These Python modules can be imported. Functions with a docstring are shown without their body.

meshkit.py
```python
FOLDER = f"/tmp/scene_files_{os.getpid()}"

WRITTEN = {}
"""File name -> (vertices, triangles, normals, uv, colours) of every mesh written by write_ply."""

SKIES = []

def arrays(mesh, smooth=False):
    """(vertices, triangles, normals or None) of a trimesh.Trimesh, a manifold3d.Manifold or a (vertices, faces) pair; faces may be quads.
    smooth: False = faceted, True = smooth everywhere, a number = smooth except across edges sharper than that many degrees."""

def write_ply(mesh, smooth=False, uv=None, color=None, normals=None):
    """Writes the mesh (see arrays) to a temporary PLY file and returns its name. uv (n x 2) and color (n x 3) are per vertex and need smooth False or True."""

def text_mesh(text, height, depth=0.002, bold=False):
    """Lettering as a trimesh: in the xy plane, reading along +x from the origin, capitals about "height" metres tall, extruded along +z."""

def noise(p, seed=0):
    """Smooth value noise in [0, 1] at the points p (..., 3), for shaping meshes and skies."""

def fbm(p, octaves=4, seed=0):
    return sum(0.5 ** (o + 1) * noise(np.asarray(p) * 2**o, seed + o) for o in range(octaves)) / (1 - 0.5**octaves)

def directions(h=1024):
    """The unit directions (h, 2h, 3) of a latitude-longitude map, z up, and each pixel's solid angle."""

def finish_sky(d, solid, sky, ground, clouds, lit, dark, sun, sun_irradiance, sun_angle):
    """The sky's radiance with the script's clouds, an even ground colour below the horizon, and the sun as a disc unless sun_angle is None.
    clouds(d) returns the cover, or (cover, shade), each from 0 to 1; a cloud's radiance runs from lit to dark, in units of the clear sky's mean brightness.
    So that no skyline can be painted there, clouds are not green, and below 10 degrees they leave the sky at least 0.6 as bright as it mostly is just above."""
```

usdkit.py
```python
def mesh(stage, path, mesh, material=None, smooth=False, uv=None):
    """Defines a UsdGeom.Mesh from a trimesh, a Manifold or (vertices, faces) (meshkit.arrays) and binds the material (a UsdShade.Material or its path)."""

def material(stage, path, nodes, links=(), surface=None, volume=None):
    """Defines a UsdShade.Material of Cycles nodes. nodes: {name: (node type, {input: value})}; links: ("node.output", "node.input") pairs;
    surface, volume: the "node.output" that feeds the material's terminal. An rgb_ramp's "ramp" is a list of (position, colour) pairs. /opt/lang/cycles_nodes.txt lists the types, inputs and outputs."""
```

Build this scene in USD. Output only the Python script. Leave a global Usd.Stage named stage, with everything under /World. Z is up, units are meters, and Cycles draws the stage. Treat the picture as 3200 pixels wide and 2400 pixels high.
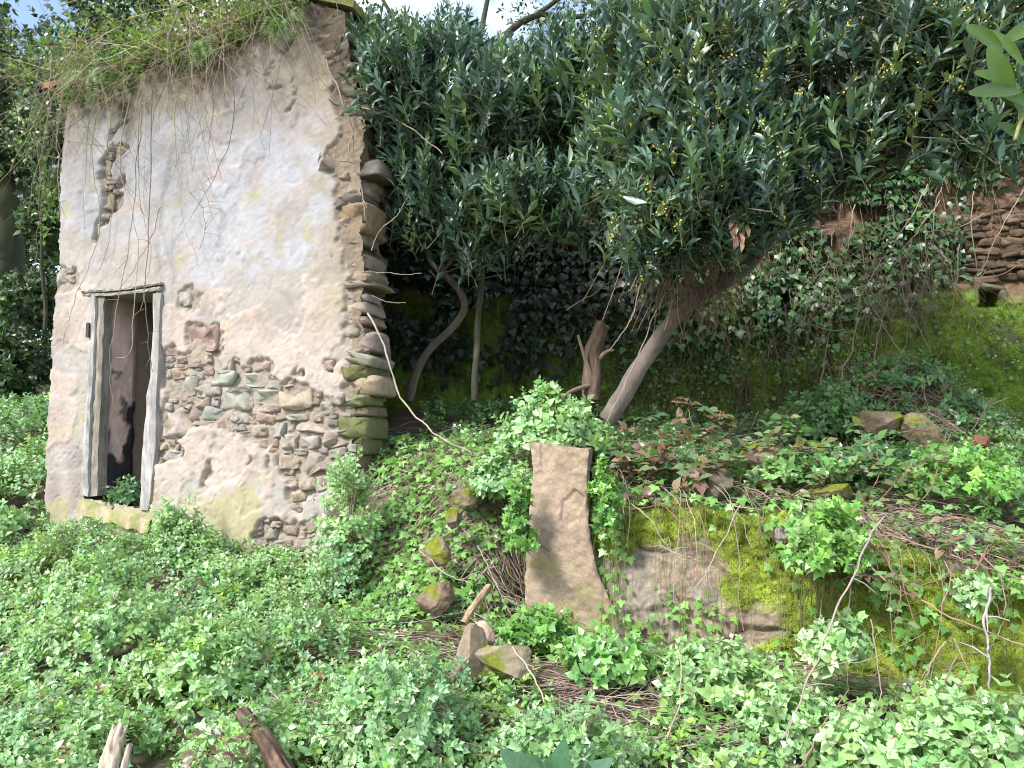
import math, re
import numpy as np, trimesh, usdkit, meshkit, shapely
from shapely.geometry import Polygon, LineString
from pxr import Usd, UsdGeom, UsdLux, UsdShade, Sdf, Gf, Vt

stage = Usd.Stage.CreateInMemory()
UsdGeom.SetStageUpAxis(stage, 'Z'); UsdGeom.SetStageMetersPerUnit(stage, 1.0)
world = UsdGeom.Xform.Define(stage, '/World'); stage.SetDefaultPrim(world.GetPrim())
UsdGeom.Scope.Define(stage, '/World/Looks')

# ---------------------------------------------------------------- camera, sky, sun, exposure
EYE = np.array([0.0, 0.0, 1.6]); PITCH = math.radians(4.5); FPX = 800.0
EXPOSURE = 2.28
cam = UsdGeom.Camera.Define(stage, '/World/camera')
cam.CreateHorizontalApertureAttr(36.0); cam.CreateVerticalApertureAttr(27.0)
cam.CreateFocalLengthAttr(36.0 * FPX / 1024); cam.CreateClippingRangeAttr(Gf.Vec2f(0.05, 2000))
cam.AddTranslateOp().Set(Gf.Vec3d(*EYE)); cam.AddRotateXOp().Set(90 + math.degrees(PITCH))
cam.CreateExposureAttr(EXPOSURE)

SUN = np.array([-0.52, -0.55, 0.70]); SUN /= np.linalg.norm(SUN)
SUN_EL = math.asin(SUN[2]); SUN_ROT = math.atan2(SUN[0], SUN[1])
skym = usdkit.material(stage, '/World/Looks/sky_light', {
    's': ('sky_texture', {'sky_type': 'single_scattering', 'sun_disc': False, 'sun_elevation': SUN_EL, 'sun_rotation': SUN_ROT, 'aerosol_density': 2.0}),
    'tc': ('texture_coordinate', {}),
    'n': ('noise_texture', {'scale': 2.2, 'detail': 6.0, 'roughness': 0.6}),
    'r': ('rgb_ramp', {'ramp': [(0.47, (0, 0, 0)), (0.70, (1, 1, 1))]}),
    'm': ('mix', {'color2': (9.0, 9.2, 9.6)}),
    'b': ('background_shader', {'strength': 0.075})},
    [('tc.generated', 'n.vector'), ('n.fac', 'r.fac'), ('r.color', 'm.fac'), ('s.color', 'm.color1'), ('m.color', 'b.color')], surface='b.background')
sky = UsdLux.DomeLight.Define(stage, '/World/sky')
UsdShade.MaterialBindingAPI.Apply(sky.GetPrim()).Bind(skym)
sky.GetPrim().SetCustomDataByKey('kind', 'structure')
sun = UsdLux.DistantLight.Define(stage, '/World/sun')
sun.CreateIntensityAttr(0.40); sun.CreateAngleAttr(10.0); sun.CreateNormalizeAttr(True)
sun.CreateColorAttr(Gf.Vec3f(1.0, 0.97, 0.92))
zx = SUN; xx = np.cross([0, 0, 1.0], zx); xx /= np.linalg.norm(xx); yx = np.cross(zx, xx)
sun.AddTransformOp().Set(Gf.Matrix4d(*xx, 0, *yx, 0, *zx, 0, 0, 0, 0, 1))

# ---------------------------------------------------------------- helpers
cp, sp = math.cos(PITCH), math.sin(PITCH)
FW, UP, RT = np.array([0, cp, sp]), np.array([0, -sp, cp]), np.array([1.0, 0, 0])
def ray(px, py):
    px, py = np.asarray(px, float), np.asarray(py, float)
    return FW + ((px - 512) / FPX)[..., None] * RT + ((384 - py) / FPX)[..., None] * UP
def at(px, py, Y):
    d = ray(px, py); return EYE + d * (np.asarray(Y, float) / d[..., 1])[..., None]
def project(P):
    q = np.asarray(P, float) - EYE; w = q @ FW
    w = np.where(np.abs(w) < 1e-6, 1e-6, w)
    return 512 + FPX * (q @ RT) / w, 384 - FPX * (q @ UP) / w, w
def nrm(a):
    return a / np.maximum(np.linalg.norm(a, axis=-1, keepdims=True), 1e-9)
def rng_(s): return np.random.default_rng(s)
def sstep(x, a, b):
    t = np.clip((x - a) / (b - a), 0, 1); return t * t * (3 - 2 * t)
used = {}
def numbered(parent, name):
    k = used.get((parent, name), 0); used[(parent, name)] = k + 1
    return f'{parent}/{name}' if k == 0 else f'{parent}/{name}_{k:03d}'
BASE = {}
def tag(p, label=None, cat=None, group=None, kind=None):
    for k, v in (('label', label), ('category', cat), ('group', group), ('kind', kind)):
        if v: p.SetCustomDataByKey(k, v)
def thing(name, label, cat, base, group=None, kind=None):
    path = numbered('/World', name); x = UsdGeom.Xform.Define(stage, path)
    base = np.asarray(base, float); x.AddTranslateOp().Set(Gf.Vec3d(*map(float, base))); BASE[path] = base
    tag(x.GetPrim(), label, cat, group, kind); return path
def base_of(path):
    top = '/'.join(path.split('/')[:3]); return BASE.get(top, np.zeros(3))
def put(parent, name, V, F, mat, col=None, smooth=False, label=None, kind=None, cat=None, group=None):
    """One Mesh prim; col: one colour, or a colour per vertex, as primvar Cd."""
    parent = parent or '/World'
    path = numbered(parent, name)
    V = np.asarray(V, float); F = np.asarray(F, int)
    if F.shape[1] == 4: F = np.vstack([F[:, [0, 1, 2]], F[:, [0, 2, 3]]])
    un = np.unique(F)
    if len(un) < len(V):
        rm = np.zeros(len(V), int); rm[un] = np.arange(len(un)); F = rm[F]; V = V[un]
        if col is not None and np.ndim(col) == 2: col = np.asarray(col)[un]
    n = None
    if smooth:
        fn = np.cross(V[F[:, 1]] - V[F[:, 0]], V[F[:, 2]] - V[F[:, 0]]); n = np.zeros_like(V)
        for k in range(3): np.add.at(n, F[:, k], fn)
        n = nrm(n)
    if parent == '/World': BASE[path] = np.zeros(3)
    m = UsdGeom.Mesh.Define(stage, path)
    m.CreatePointsAttr(Vt.Vec3fArray.FromNumpy((V - base_of(path)).astype(np.float32)))
    m.CreateFaceVertexCountsAttr(Vt.IntArray.FromNumpy(np.full(len(F), 3, np.int32)))
    m.CreateFaceVertexIndicesAttr(Vt.IntArray.FromNumpy(F.astype(np.int32).ravel()))
    m.CreateSubdivisionSchemeAttr('none')
    if n is not None:
        m.CreateNormalsAttr(Vt.Vec3fArray.FromNumpy(n.astype(np.float32))); m.SetNormalsInterpolation('vertex')
    if col is not None:
        col = np.asarray(col, np.float32)
        if col.ndim == 1: col = np.tile(col, (len(V), 1))
        UsdGeom.PrimvarsAPI(m).CreatePrimvar('Cd', Sdf.ValueTypeNames.Color3fArray, 'vertex').Set(Vt.Vec3fArray.FromNumpy(np.clip(col, 0.002, 0.95).astype(np.float32)))
    UsdShade.MaterialBindingAPI.Apply(m.GetPrim()).Bind(mat)
    tag(m.GetPrim(), label, cat, group, kind)
    return path
class Bag:
    """collects pieces into one mesh"""
    def __init__(s): s.V, s.F, s.C, s.n = [], [], [], 0
    def add(s, V, F, col):
        V = np.asarray(V, float); F = np.asarray(F, int)
        if F.shape[1] == 4: F = np.vstack([F[:, [0, 1, 2]], F[:, [0, 2, 3]]])
        col = np.asarray(col, float)
        s.V.append(V); s.F.append(F + s.n); s.C.append(np.tile(col, (len(V), 1)) if col.ndim == 1 else col); s.n += len(V)
    def put(s, parent, name, mat, **k):
        return put(parent, name, np.vstack(s.V), np.vstack(s.F), mat, np.vstack(s.C), **k)
def spline(P, n):
    P = np.asarray(P, float)
    if len(P) == 2: return P[0] + (P[1] - P[0]) * np.linspace(0, 1, n)[:, None]
    Q = np.vstack([2 * P[0] - P[1], P, 2 * P[-1] - P[-2]]); t = np.linspace(0, len(P) - 1 - 1e-9, n); i = t.astype(int); f = (t - i)[:, None]
    a, b, c, d = Q[i], Q[i + 1], Q[i + 2], Q[i + 3]
    return 0.5 * (2 * b + (c - a) * f + (2 * a - 5 * b + 4 * c - d) * f * f + (3 * b - a - 3 * c + d) * f ** 3)
def tube(P, r, sides=5, cap=True, rough=0.0, rg=None):
    P = np.asarray(P, float); n = len(P); r = np.broadcast_to(np.asarray(r, float), (n,))
    T = nrm(np.gradient(P, axis=0)); ref = np.array([0.31, 0.2, 0.93]) if abs(T[:, 2]).mean() < 0.85 else np.array([0.95, 0.3, 0.1])
    A = nrm(np.cross(T, ref)); B = np.cross(T, A)
    ang = np.arange(sides) / sides * 2 * np.pi
    rr = np.repeat(r[:, None], sides, 1)
    if rough and rg is not None: rr = rr * (1 + rough * rg.normal(size=rr.shape))
    V = P[:, None] + rr[..., None] * (np.cos(ang)[None, :, None] * A[:, None] + np.sin(ang)[None, :, None] * B[:, None])
    V = V.reshape(-1, 3); i = np.arange(n - 1)[:, None] * sides; j = np.arange(sides)[None]; k = (j + 1) % sides
    F = np.stack([i + j, i + k, i + sides + k, i + sides + j], -1).reshape(-1, 4)
    F = np.vstack([F[:, [0, 1, 2]], F[:, [0, 2, 3]]])
    if cap:
        V = np.vstack([V, P[:1], P[-1:]]); a, b = n * sides, n * sides + 1; j = np.arange(sides); k = (j + 1) % sides
        F = np.vstack([F, np.stack([np.full(sides, a), k, j], 1), np.stack([np.full(sides, b), (n - 1) * sides + j, (n - 1) * sides + k], 1)])
    return V, F
def tubes_batch(S, r0, r1, sides=3):
    """S: (m,n,3) many polylines with equal point counts"""
    S = np.asarray(S, float); m, n = S.shape[:2]
    T = nrm(np.gradient(S, axis=1)); ref = np.where(np.abs(T[..., 2:3]) < 0.8, np.array([0, 0, 1.0]), np.array([1.0, 0.2, 0]))
    A = nrm(np.cross(T, ref)); B = np.cross(T, A); ang = np.arange(sides) / sides * 2 * np.pi
    rad = np.asarray(r0, float).reshape(-1, 1) * (1 - np.linspace(0, 1, n)) + np.asarray(r1, float).reshape(-1, 1) * np.linspace(0, 1, n)
    rad = np.broadcast_to(rad, (m, n))
    V = S[:, :, None] + rad[..., None, None] * (np.cos(ang)[:, None] * A[:, :, None] + np.sin(ang)[:, None] * B[:, :, None])
    o = (np.arange(m) * n * sides)[:, None, None]; i = (np.arange(n - 1) * sides)[None, :, None]; j = np.arange(sides)[None, None]; k = (j + 1) % sides
    F = np.stack(np.broadcast_arrays(o + i + j, o + i + k, o + i + sides + k, o + i + sides + j), -1).reshape(-1, 4)
    return V.reshape(-1, 3), np.vstack([F[:, [0, 1, 2]], F[:, [0, 2, 3]]]), n * sides
# leaf templates: x across (-.5..5), y along (0..1), z up from the upper face
def T_lance():
    v = np.array([[0, 0, 0], [-.34, .25, .05], [.34, .25, .05], [0, .27, -.02], [-.47, .58, .06], [.47, .58, .06], [0, .6, -.0], [0, 1, -.08]], float)
    f = np.array([[0, 3, 1], [0, 2, 3], [1, 3, 6], [1, 6, 4], [3, 2, 5], [3, 5, 6], [4, 6, 7], [6, 5, 7]]); return v, f
def T_ovate():
    v = np.array([[0, 0, 0], [-.44, .2, .04], [.44, .2, .04], [0, .26, -.05], [-.46, .5, .02], [.46, .5, .02], [0, .58, -.05], [0, 1, -.16]], float)
    f = np.array([[0, 3, 1], [0, 2, 3], [1, 3, 6], [1, 6, 4], [3, 2, 5], [3, 5, 6], [4, 6, 7], [6, 5, 7]]); return v, f
def T_star():
    a = [(0, .16, 0), (-.30, .02, -.04), (-.34, .22, 0), (-.56, .42, -.08), (-.26, .52, 0), (0, 1, -.12), (.26, .52, 0), (.56, .42, -.08), (.34, .22, 0), (.30, .02, -.04)]
    v = np.array([(0, .42, .03)] + a, float); n = len(a)
    f = np.array([[0, 1 + (k + 1) % n, 1 + k] for k in range(n)]); return v, f
def T_ivy():
    a = [(0, .06, 0), (-.32, -.04, -.03), (-.5, .3, -.05), (-.3, .5, 0), (0, 1, -.1), (.3, .5, 0), (.5, .3, -.05), (.32, -.04, -.03)]
    v = np.array([(0, .36, .03)] + a, float); n = len(a)
    f = np.array([[0, 1 + (k + 1) % n, 1 + k] for k in range(n)]); return v, f
def T_round():
    a = [(0.5 * math.sin(t), .5 - .5 * math.cos(t), .02 * math.cos(3 * t)) for t in np.linspace(0, 2 * np.pi, 8)[:-1]]
    v = np.array([(0, .5, -.05)] + a, float); n = len(a)
    f = np.array([[0, 1 + k, 1 + (k + 1) % n] for k in range(n)]); return v, f
def T_small():
    v = np.array([[0, 0, 0], [-.45, .45, .05], [.45, .45, .05], [0, 1, -.1]], float)
    return v, np.array([[0, 2, 1], [1, 2, 3]])
LANCE, OVATE, STAR, IVY, ROUND, SMALL = T_lance(), T_ovate(), T_star(), T_ivy(), T_round(), T_small()
class Leaves:
    def __init__(s, tmpl): s.t = tmpl; s.P, s.D, s.N, s.L, s.W, s.C = [], [], [], [], [], []
    def add(s, P, D, N, L, W, C):
        n = len(P); s.P.append(P); s.D.append(D); s.N.append(N)
        s.L.append(np.broadcast_to(L, (n,))); s.W.append(np.broadcast_to(W, (n,))); s.C.append(np.broadcast_to(C, (n, 3)))
    def arrays(s):
        return [np.concatenate(x) for x in (s.P, s.D, s.N, s.L, s.W, s.C)]
    def mesh(s, idx=None):
        P, D, N, L, W, C = s.arrays()
        if idx is not None: P, D, N, L, W, C = P[idx], D[idx], N[idx], L[idx], W[idx], C[idx]
        tv, tf = s.t; D = nrm(D); X = nrm(np.cross(D, N)); Z = np.cross(X, D)
        V = P[:, None] + (tv[None, :, 0] * W[:, None])[..., None] * X[:, None] + (tv[None, :, 1] * L[:, None])[..., None] * D[:, None] + (tv[None, :, 2] * L[:, None])[..., None] * Z[:, None]
        F = (np.arange(len(P)) * len(tv))[:, None, None] + tf[None]
        return V.reshape(-1, 3), F.reshape(-1, 3), np.repeat(C, len(tv), 0)
    def put(s, parent, mat, nparts=0, stuff='leaves', part='leaf', minpx=8.5, whole_kind='stuff'):
        P, D, N, L, W, C = s.arrays(); n = len(P); chosen = np.zeros(0, int)
        if nparts:
            mid = P + nrm(D) * L[:, None] * .5; px, py, w = project(mid)
            inn = (px > 2) & (px < 1022) & (py > 2) & (py < 766) & (w > .3); ii = np.nonzero(inn)[0]
            ii = ii[np.argsort(w[ii])]; cell = (px[ii] // 7).astype(int) * 1000 + (py[ii] // 7).astype(int)
            _, first = np.unique(cell, return_index=True); vis = ii[first]
            V = nrm(mid - EYE); size = L / w * FPX * np.sqrt(np.clip(1 - (nrm(D) * V).sum(1) ** 2, 0, 1))
            vis = vis[size[vis] > minpx]; chosen = vis[np.argsort(-size[vis])][:nparts]
        keep = np.ones(n, bool); keep[chosen] = False
        if keep.any():
            ki = np.nonzero(keep)[0]; Bg = Bag(); _, _, w_ = project(P)
            far = (L[ki] / np.maximum(w_[ki], .3) * FPX < 8.0) if len(s.t[0]) == 8 and s.t is not ROUND else np.zeros(len(ki), bool)
            for sel, tm in ((ki[~far], s.t), (ki[far], SMALL)):
                if len(sel):
                    was = s.t; s.t = tm; V, F, CC = s.mesh(sel); s.t = was; Bg.add(V, F, CC)
            Bg.put(parent, stuff, mat, smooth=True, kind=whole_kind)
        tvn = len(s.t[0])
        if len(chosen):
            V, F, CC = s.mesh(chosen)
            for k in range(len(chosen)):
                put(parent, part, V[k * tvn:(k + 1) * tvn], s.t[1], mat, CC[k * tvn:(k + 1) * tvn], smooth=True)
def basis(A):
    ref = np.where(np.abs(A[..., 2:3]) < 0.9, np.array([0, 0, 1.0]), np.array([1.0, 0, 0]))
    X = nrm(np.cross(A, ref)); return X, np.cross(A, X)
def palette(rg, n, cols, jit=0.12, w=None):
    cols = np.asarray(cols, float); k = rg.choice(len(cols), n, p=None if w is None else np.asarray(w) / np.sum(w))
    return cols[k] * np.exp(rg.normal(0, jit, (n, 1))) * np.exp(rg.normal(0, jit * .35, (n, 3)))
def shoots(LV, rg, P, A, nl, spacing, L0, wr, ang0, ang1, cols, stems=None, stemcol=(.12, .1, .05), stemr=.002, pairs=False, w=None, tipsmall=.45, jit=.22, extra=None):
    """leafy shoots: tip P, axis A, nl leaves down the stem"""
    A = nrm(A); m = len(P); X, Y = basis(A); phi0 = rg.uniform(0, 2 * np.pi, m); sc = rg.uniform(.75, 1.25, m)
    base_c = palette(rg, m, cols, .14, w); pv = meshkit.fbm(P * 1.7 + 5, 3, 91)[:, None] - .5; base_c = base_c * (1 + pv * [.9, .6, .3]); sc = sc * (1 + .8 * pv[:, 0])
    for k in range(nl):
        t = k / max(nl - 1, 1)                                   # 0 at the tip
        lev = (k // 2) if pairs else k
        ph = phi0 + (lev * 1.57 + (k % 2) * np.pi if pairs else k * 2.4) + rg.normal(0, .25, m)
        ang = (ang1 + (ang0 - ang1) * t ** .7) + rg.normal(0, jit, m)
        rad = np.cos(ph)[:, None] * X + np.sin(ph)[:, None] * Y
        D = np.cos(ang)[:, None] * A + np.sin(ang)[:, None] * rad
        N = np.sin(ang)[:, None] * A - np.cos(ang)[:, None] * rad + rg.normal(0, jit, (m, 3))
        pos = P - A * (spacing * (lev * (2 if pairs else 1)) * sc)[:, None]
        L = L0 * sc * (tipsmall + (1 - tipsmall) * min(1, t * 2.2)) * rg.uniform(.8, 1.15, m)
        c = base_c * np.exp(rg.normal(0, .12, (m, 1)))
        if extra is not None: c = extra(c, t)
        LV.add(pos, D, N, L, L * wr * rg.uniform(.85, 1.15, m), c)
    if stems is not None:
        ln = (spacing * nl * sc)[:, None]
        S = np.stack([P - A * ln * 1.15, P - A * ln * .5 + rg.normal(0, .004, (m, 3)), P], 1)
        V, F, _ = tubes_batch(S, stemr, stemr * .6, 3); stems.add(V, F, np.asarray(stemcol))

# ---------------------------------------------------------------- materials
LK = '/World/Looks/'
def m_leaf(name, rough=.45, trans=.3, spec=.5, var=.25, ns=60.0, coat=0.0, tr=(1.5, 1.6, .5)):
    return usdkit.material(stage, LK + name, {
        'a': ('attribute', {'attribute': 'Cd'}), 'g': ('geometry', {}),
        'n': ('noise_texture', {'scale': ns, 'detail': 3.0}), 'mr': ('map_range', {'from_min': .25, 'from_max': .75, 'to_min': 1 - var, 'to_max': 1 + var}),
        'mu': ('vector_math', {'math_type': 'multiply'}),
        'p': ('principled_bsdf', {'roughness': rough, 'specular_ior_level': spec, 'coat_weight': coat, 'coat_roughness': .25}),
        'tm': ('vector_math', {'math_type': 'multiply', 'vector2': tr}), 't': ('translucent_bsdf', {}), 'x': ('mix_closure', {'fac': trans})},
        [('g.position', 'n.vector'), ('n.fac', 'mr.value'), ('a.vector', 'mu.vector1'), ('mr.result', 'mu.vector2'), ('mu.vector', 'p.base_color'),
         ('mu.vector', 'tm.vector1'), ('tm.vector', 't.color'), ('p.BSDF', 'x.closure1'), ('t.BSDF', 'x.closure2')], surface='x.closure')
def m_rock(name, rough=.92, s1=9.0, s2=70.0, var=.3, bump=.5, dist=.02, spec=.25, stretch=(1, 1, 1)):
    return usdkit.material(stage, LK + name, {
        'a': ('attribute', {'attribute': 'Cd'}), 'g': ('geometry', {}), 'mp': ('mapping', {'scale': stretch}),
        'n': ('noise_texture', {'scale': s1, 'detail': 7.0, 'roughness': .65}), 'n2': ('noise_texture', {'scale': s2, 'detail': 5.0, 'roughness': .7}),
        'mr': ('map_range', {'from_min': .3, 'from_max': .7, 'to_min': 1 - var, 'to_max': 1 + var}), 'mr2': ('map_range', {'from_min': .3, 'from_max': .7, 'to_min': 1 - var * .8, 'to_max': 1 + var * .8}),
        'mm': ('math', {'math_type': 'multiply'}), 'mu': ('vector_math', {'math_type': 'multiply'}), 'ad': ('math', {'math_type': 'multiply_add', 'value2': .35}),
        'b': ('bump', {'strength': bump, 'distance': dist}), 'p': ('principled_bsdf', {'roughness': rough, 'specular_ior_level': spec})},
        [('g.position', 'mp.vector'), ('mp.vector', 'n.vector'), ('mp.vector', 'n2.vector'), ('n.fac', 'mr.value'), ('n2.fac', 'mr2.value'), ('mr.result', 'mm.value1'), ('mr2.result', 'mm.value2'),
         ('a.vector', 'mu.vector1'), ('mm.value', 'mu.vector2'), ('mu.vector', 'p.base_color'), ('n2.fac', 'ad.value1'), ('n.fac', 'ad.value3'), ('ad.value', 'b.height'), ('b.normal', 'p.normal')], surface='p.BSDF')
M_plaster = m_rock('plaster', .95, 14, 160, .13, .35, .012)
M_stone = m_rock('rubble_stone', .92, 16, 130, .28, .55, .015)
M_moss = m_rock('mossy_wall', .97, 22, 260, .38, .9, .02, .1)
M_soil = m_rock('soil', .97, 12, 90, .4, .8, .03, .1)
M_wood = m_rock('weathered_wood', .9, 10, 60, .4, .6, .01, .2, (1, 1, .16))
M_bark = m_rock('bark', .85, 14, 90, .3, .6, .012, .3, (1, 1, .35))
M_twig = m_rock('dry_twig', .85, 20, 120, .25, .3, .004, .3)
M_tile = m_rock('roof_tile', .9, 12, 100, .3, .4, .01)
M_iron = m_rock('rusty_iron', .7, 30, 120, .3, .4, .004, .4)
M_bay = m_leaf('bay_leaf', .38, .12, .8, .12, 40)
M_ivy = m_leaf('ivy_leaf', .42, .14, .5, .2, 60)
M_pell = m_leaf('pellitory_leaf', .36, .30, .7, .16, 90)
M_star = m_leaf('star_leaf', .4, .32, .5, .12, 90)
M_moss_leaf = m_leaf('small_herb', .5, .3, .4, .15, 90)
M_flower = m_leaf('blossom', .6, .2, .3, .1, 90)
# ================================================================ ground
YL = [-60, 0, 3.4, 5.2, 6.6, 7.4, 9, 11, 14, 200]; ZL = [0, 0, .20, .40, .70, .92, 1.75, 2.3, 2.6, 2.6]
WX = np.array([-1.6, -1.1, -.5, .25, .6, 1.5, 2.0, 2.6, 3.2, 4.2, 6.0]); WY = np.array([6.9, 6.5, 6.05, 5.6, 5.38, 5.02, 4.7, 4.08, 3.62, 2.9, 1.8])
def yw(x): return np.interp(x, WX, WY)
def zl(x, y): return np.interp(y, YL, ZL) + sstep(-x, 3.9, 5.2) * .18 * sstep(y, 6, 7.5)
def zu(x, y):
    z = 1.22 + (np.clip(y, 3, 9) - 5) * .215 - .06 * np.clip(x - 1, 0, 3)
    d = np.hypot((x - 3.45) / 1.15, (y - 7.1) / .9); return z + .62 * np.exp(-d * d * 1.6)
def zg(x, y):
    x = np.asarray(x, float); y = np.asarray(y, float)
    d = y - yw(x); bank = sstep(-x, -.15, .25)
    w0 = .05 * (1 - bank) - .75 * bank; w1 = .34 * (1 - bank) + .45 * bank
    s = sstep(d, w0, w1) * sstep(x, -1.75, -1.15)
    n = meshkit.fbm(np.stack([x * 1.3, y * 1.3, 0 * x], -1), 4, 3) - .5
    return zl(x, y) * (1 - s) + zu(x, y) * s + n * .16
gx = np.concatenate([-np.geomspace(150, 7.5, 14), np.arange(-7, 6.5, .05), np.geomspace(6.6, 150, 16)])
gy = np.concatenate([-np.geomspace(150, 1, 14), np.arange(-.5, 11.0, .05), np.geomspace(11.1, 190, 16)])
GX, GY = np.meshgrid(gx, gy); GZ = zg(GX, GY)
fine = meshkit.fbm(np.stack([GX * 9, GY * 9, 0 * GX], -1), 3, 8) - .5; GZ = GZ + fine * .05
nx, ny = len(gx), len(gy); ii = (np.arange(ny - 1)[:, None] * nx + np.arange(nx - 1)[None]).ravel()
GF = np.stack([ii, ii + 1, ii + nx + 1, ii + nx], 1)
gn = meshkit.fbm(np.stack([GX * 2.2, GY * 2.2, 0 * GX], -1), 4, 21); gn2 = meshkit.fbm(np.stack([GX * 7, GY * 7, 0 * GX], -1), 3, 5)
gcol = np.array([.075, .055, .04]) * (1 - gn2[..., None]) + np.array([.12, .09, .07]) * gn2[..., None]
mossg = sstep(gn, .5, .62)[..., None]; gcol = gcol * (1 - mossg) + np.array([.06, .085, .02]) * mossg
put('/World', 'ground', np.stack([GX, GY, GZ], -1).reshape(-1, 3), GF, M_soil, gcol.reshape(-1, 3), smooth=True, kind='structure')

# ================================================================ the ruined hut
HO = np.array([-4.12, 7.3]); HU = np.array([2.8, -.8]); HL = np.linalg.norm(HU); HU = HU / HL; HV = np.array([-HU[1], HU[0]])
def hw(u, v, z):
    u, v, z = np.broadcast_arrays(np.asarray(u, float), np.asarray(v, float), np.asarray(z, float))
    return np.stack([HO[0] + u * HU[0] + v * HV[0], HO[1] + u * HU[1] + v * HV[1], z], -1)
def hpt(px, py, v=0.0):
    """world point where the view through that pixel meets the plane v of the facade"""
    d = ray(px, py); o = np.array([HO[0], HO[1]]) + np.asarray(v, float)[..., None] * HV
    t = ((o - EYE[:2]) * HV).sum(-1) / (d[..., :2] * HV).sum(-1); return EYE + d * t[..., None]
def huz(px, py, v=0.0):
    P = hpt(px, py, v); q = P[..., :2] - HO; return (q * HU).sum(-1), P[..., 2]
Z1 = lambda L: [(x * .18132, y * .18132) for x, y in L]
Z2 = lambda L: [(x * .18132, 256 + y * .18132) for x, y in L]
def uzpoly(L):
    L = np.array(L, float); u, z = huz(L[:, 0], L[:, 1]); return Polygon(np.stack([u, z], 1)).buffer(0)
hut = thing('ruined_stone_hut', 'small ruined stone hut with flaking pale plaster, an empty doorway and an overgrown roof', 'hut', hw(1.4, 0, .7))
outline_px = Z1([(378, 575), (345, 1150), (335, 1480), (322, 1659)]) + Z2([(320, 250), (290, 600), (265, 1100), (262, 1250), (275, 1420), (290, 1700)]) + [(60, 590), (360, 600), (352, 470), (358, 400)] + \
    [(364, 379), (372, 350), (366, 338), (362, 320), (364, 290), (364, 268), (360, 217), (362, 174), (366, 127), (358, 101), (350, 51), (346, 12), (316, 2)]
fac_poly = uzpoly(outline_px)
door_px = Z2([(540, 222), (880, 205), (880, 600), (860, 1000), (815, 1390), (480, 1330), (512, 900), (530, 400)])
door_poly = uzpoly(door_px)
crack = Z1([(680, 560), (712, 600), (700, 680), (655, 730), (618, 770), (640, 810), (690, 800), (720, 830), (680, 870), (620, 880), (600, 960), (625, 1000), (690, 985), (712, 965), (700, 1030), (655, 1060), (690, 1075), (680, 1140), (625, 1165), (600, 1215), (545, 1265), (535, 1335), (515, 1362), (518, 1285), (548, 1215), (565, 1165), (572, 1060), (560, 960), (572, 880), (600, 845), (625, 800), (608, 770), (640, 720), (690, 670), (668, 610)])
expo = Z2([(905, 520), (960, 490), (1050, 560), (1040, 380), (1120, 370), (1225, 390), (1225, 520), (1250, 640), (1320, 560), (1360, 600), (1480, 640), (1560, 690), (1640, 690), (1720, 740), (1800, 770), (1960, 760), (1960, 1150), (1880, 1150), (1760, 1300), (1640, 1420), (1600, 1360), (1610, 1240), (1560, 1200), (1500, 1060), (1380, 1030), (1200, 950), (1060, 960), (1010, 1010), (1040, 1110), (870, 1140), (870, 1000), (900, 850), (920, 760), (900, 700)])
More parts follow.
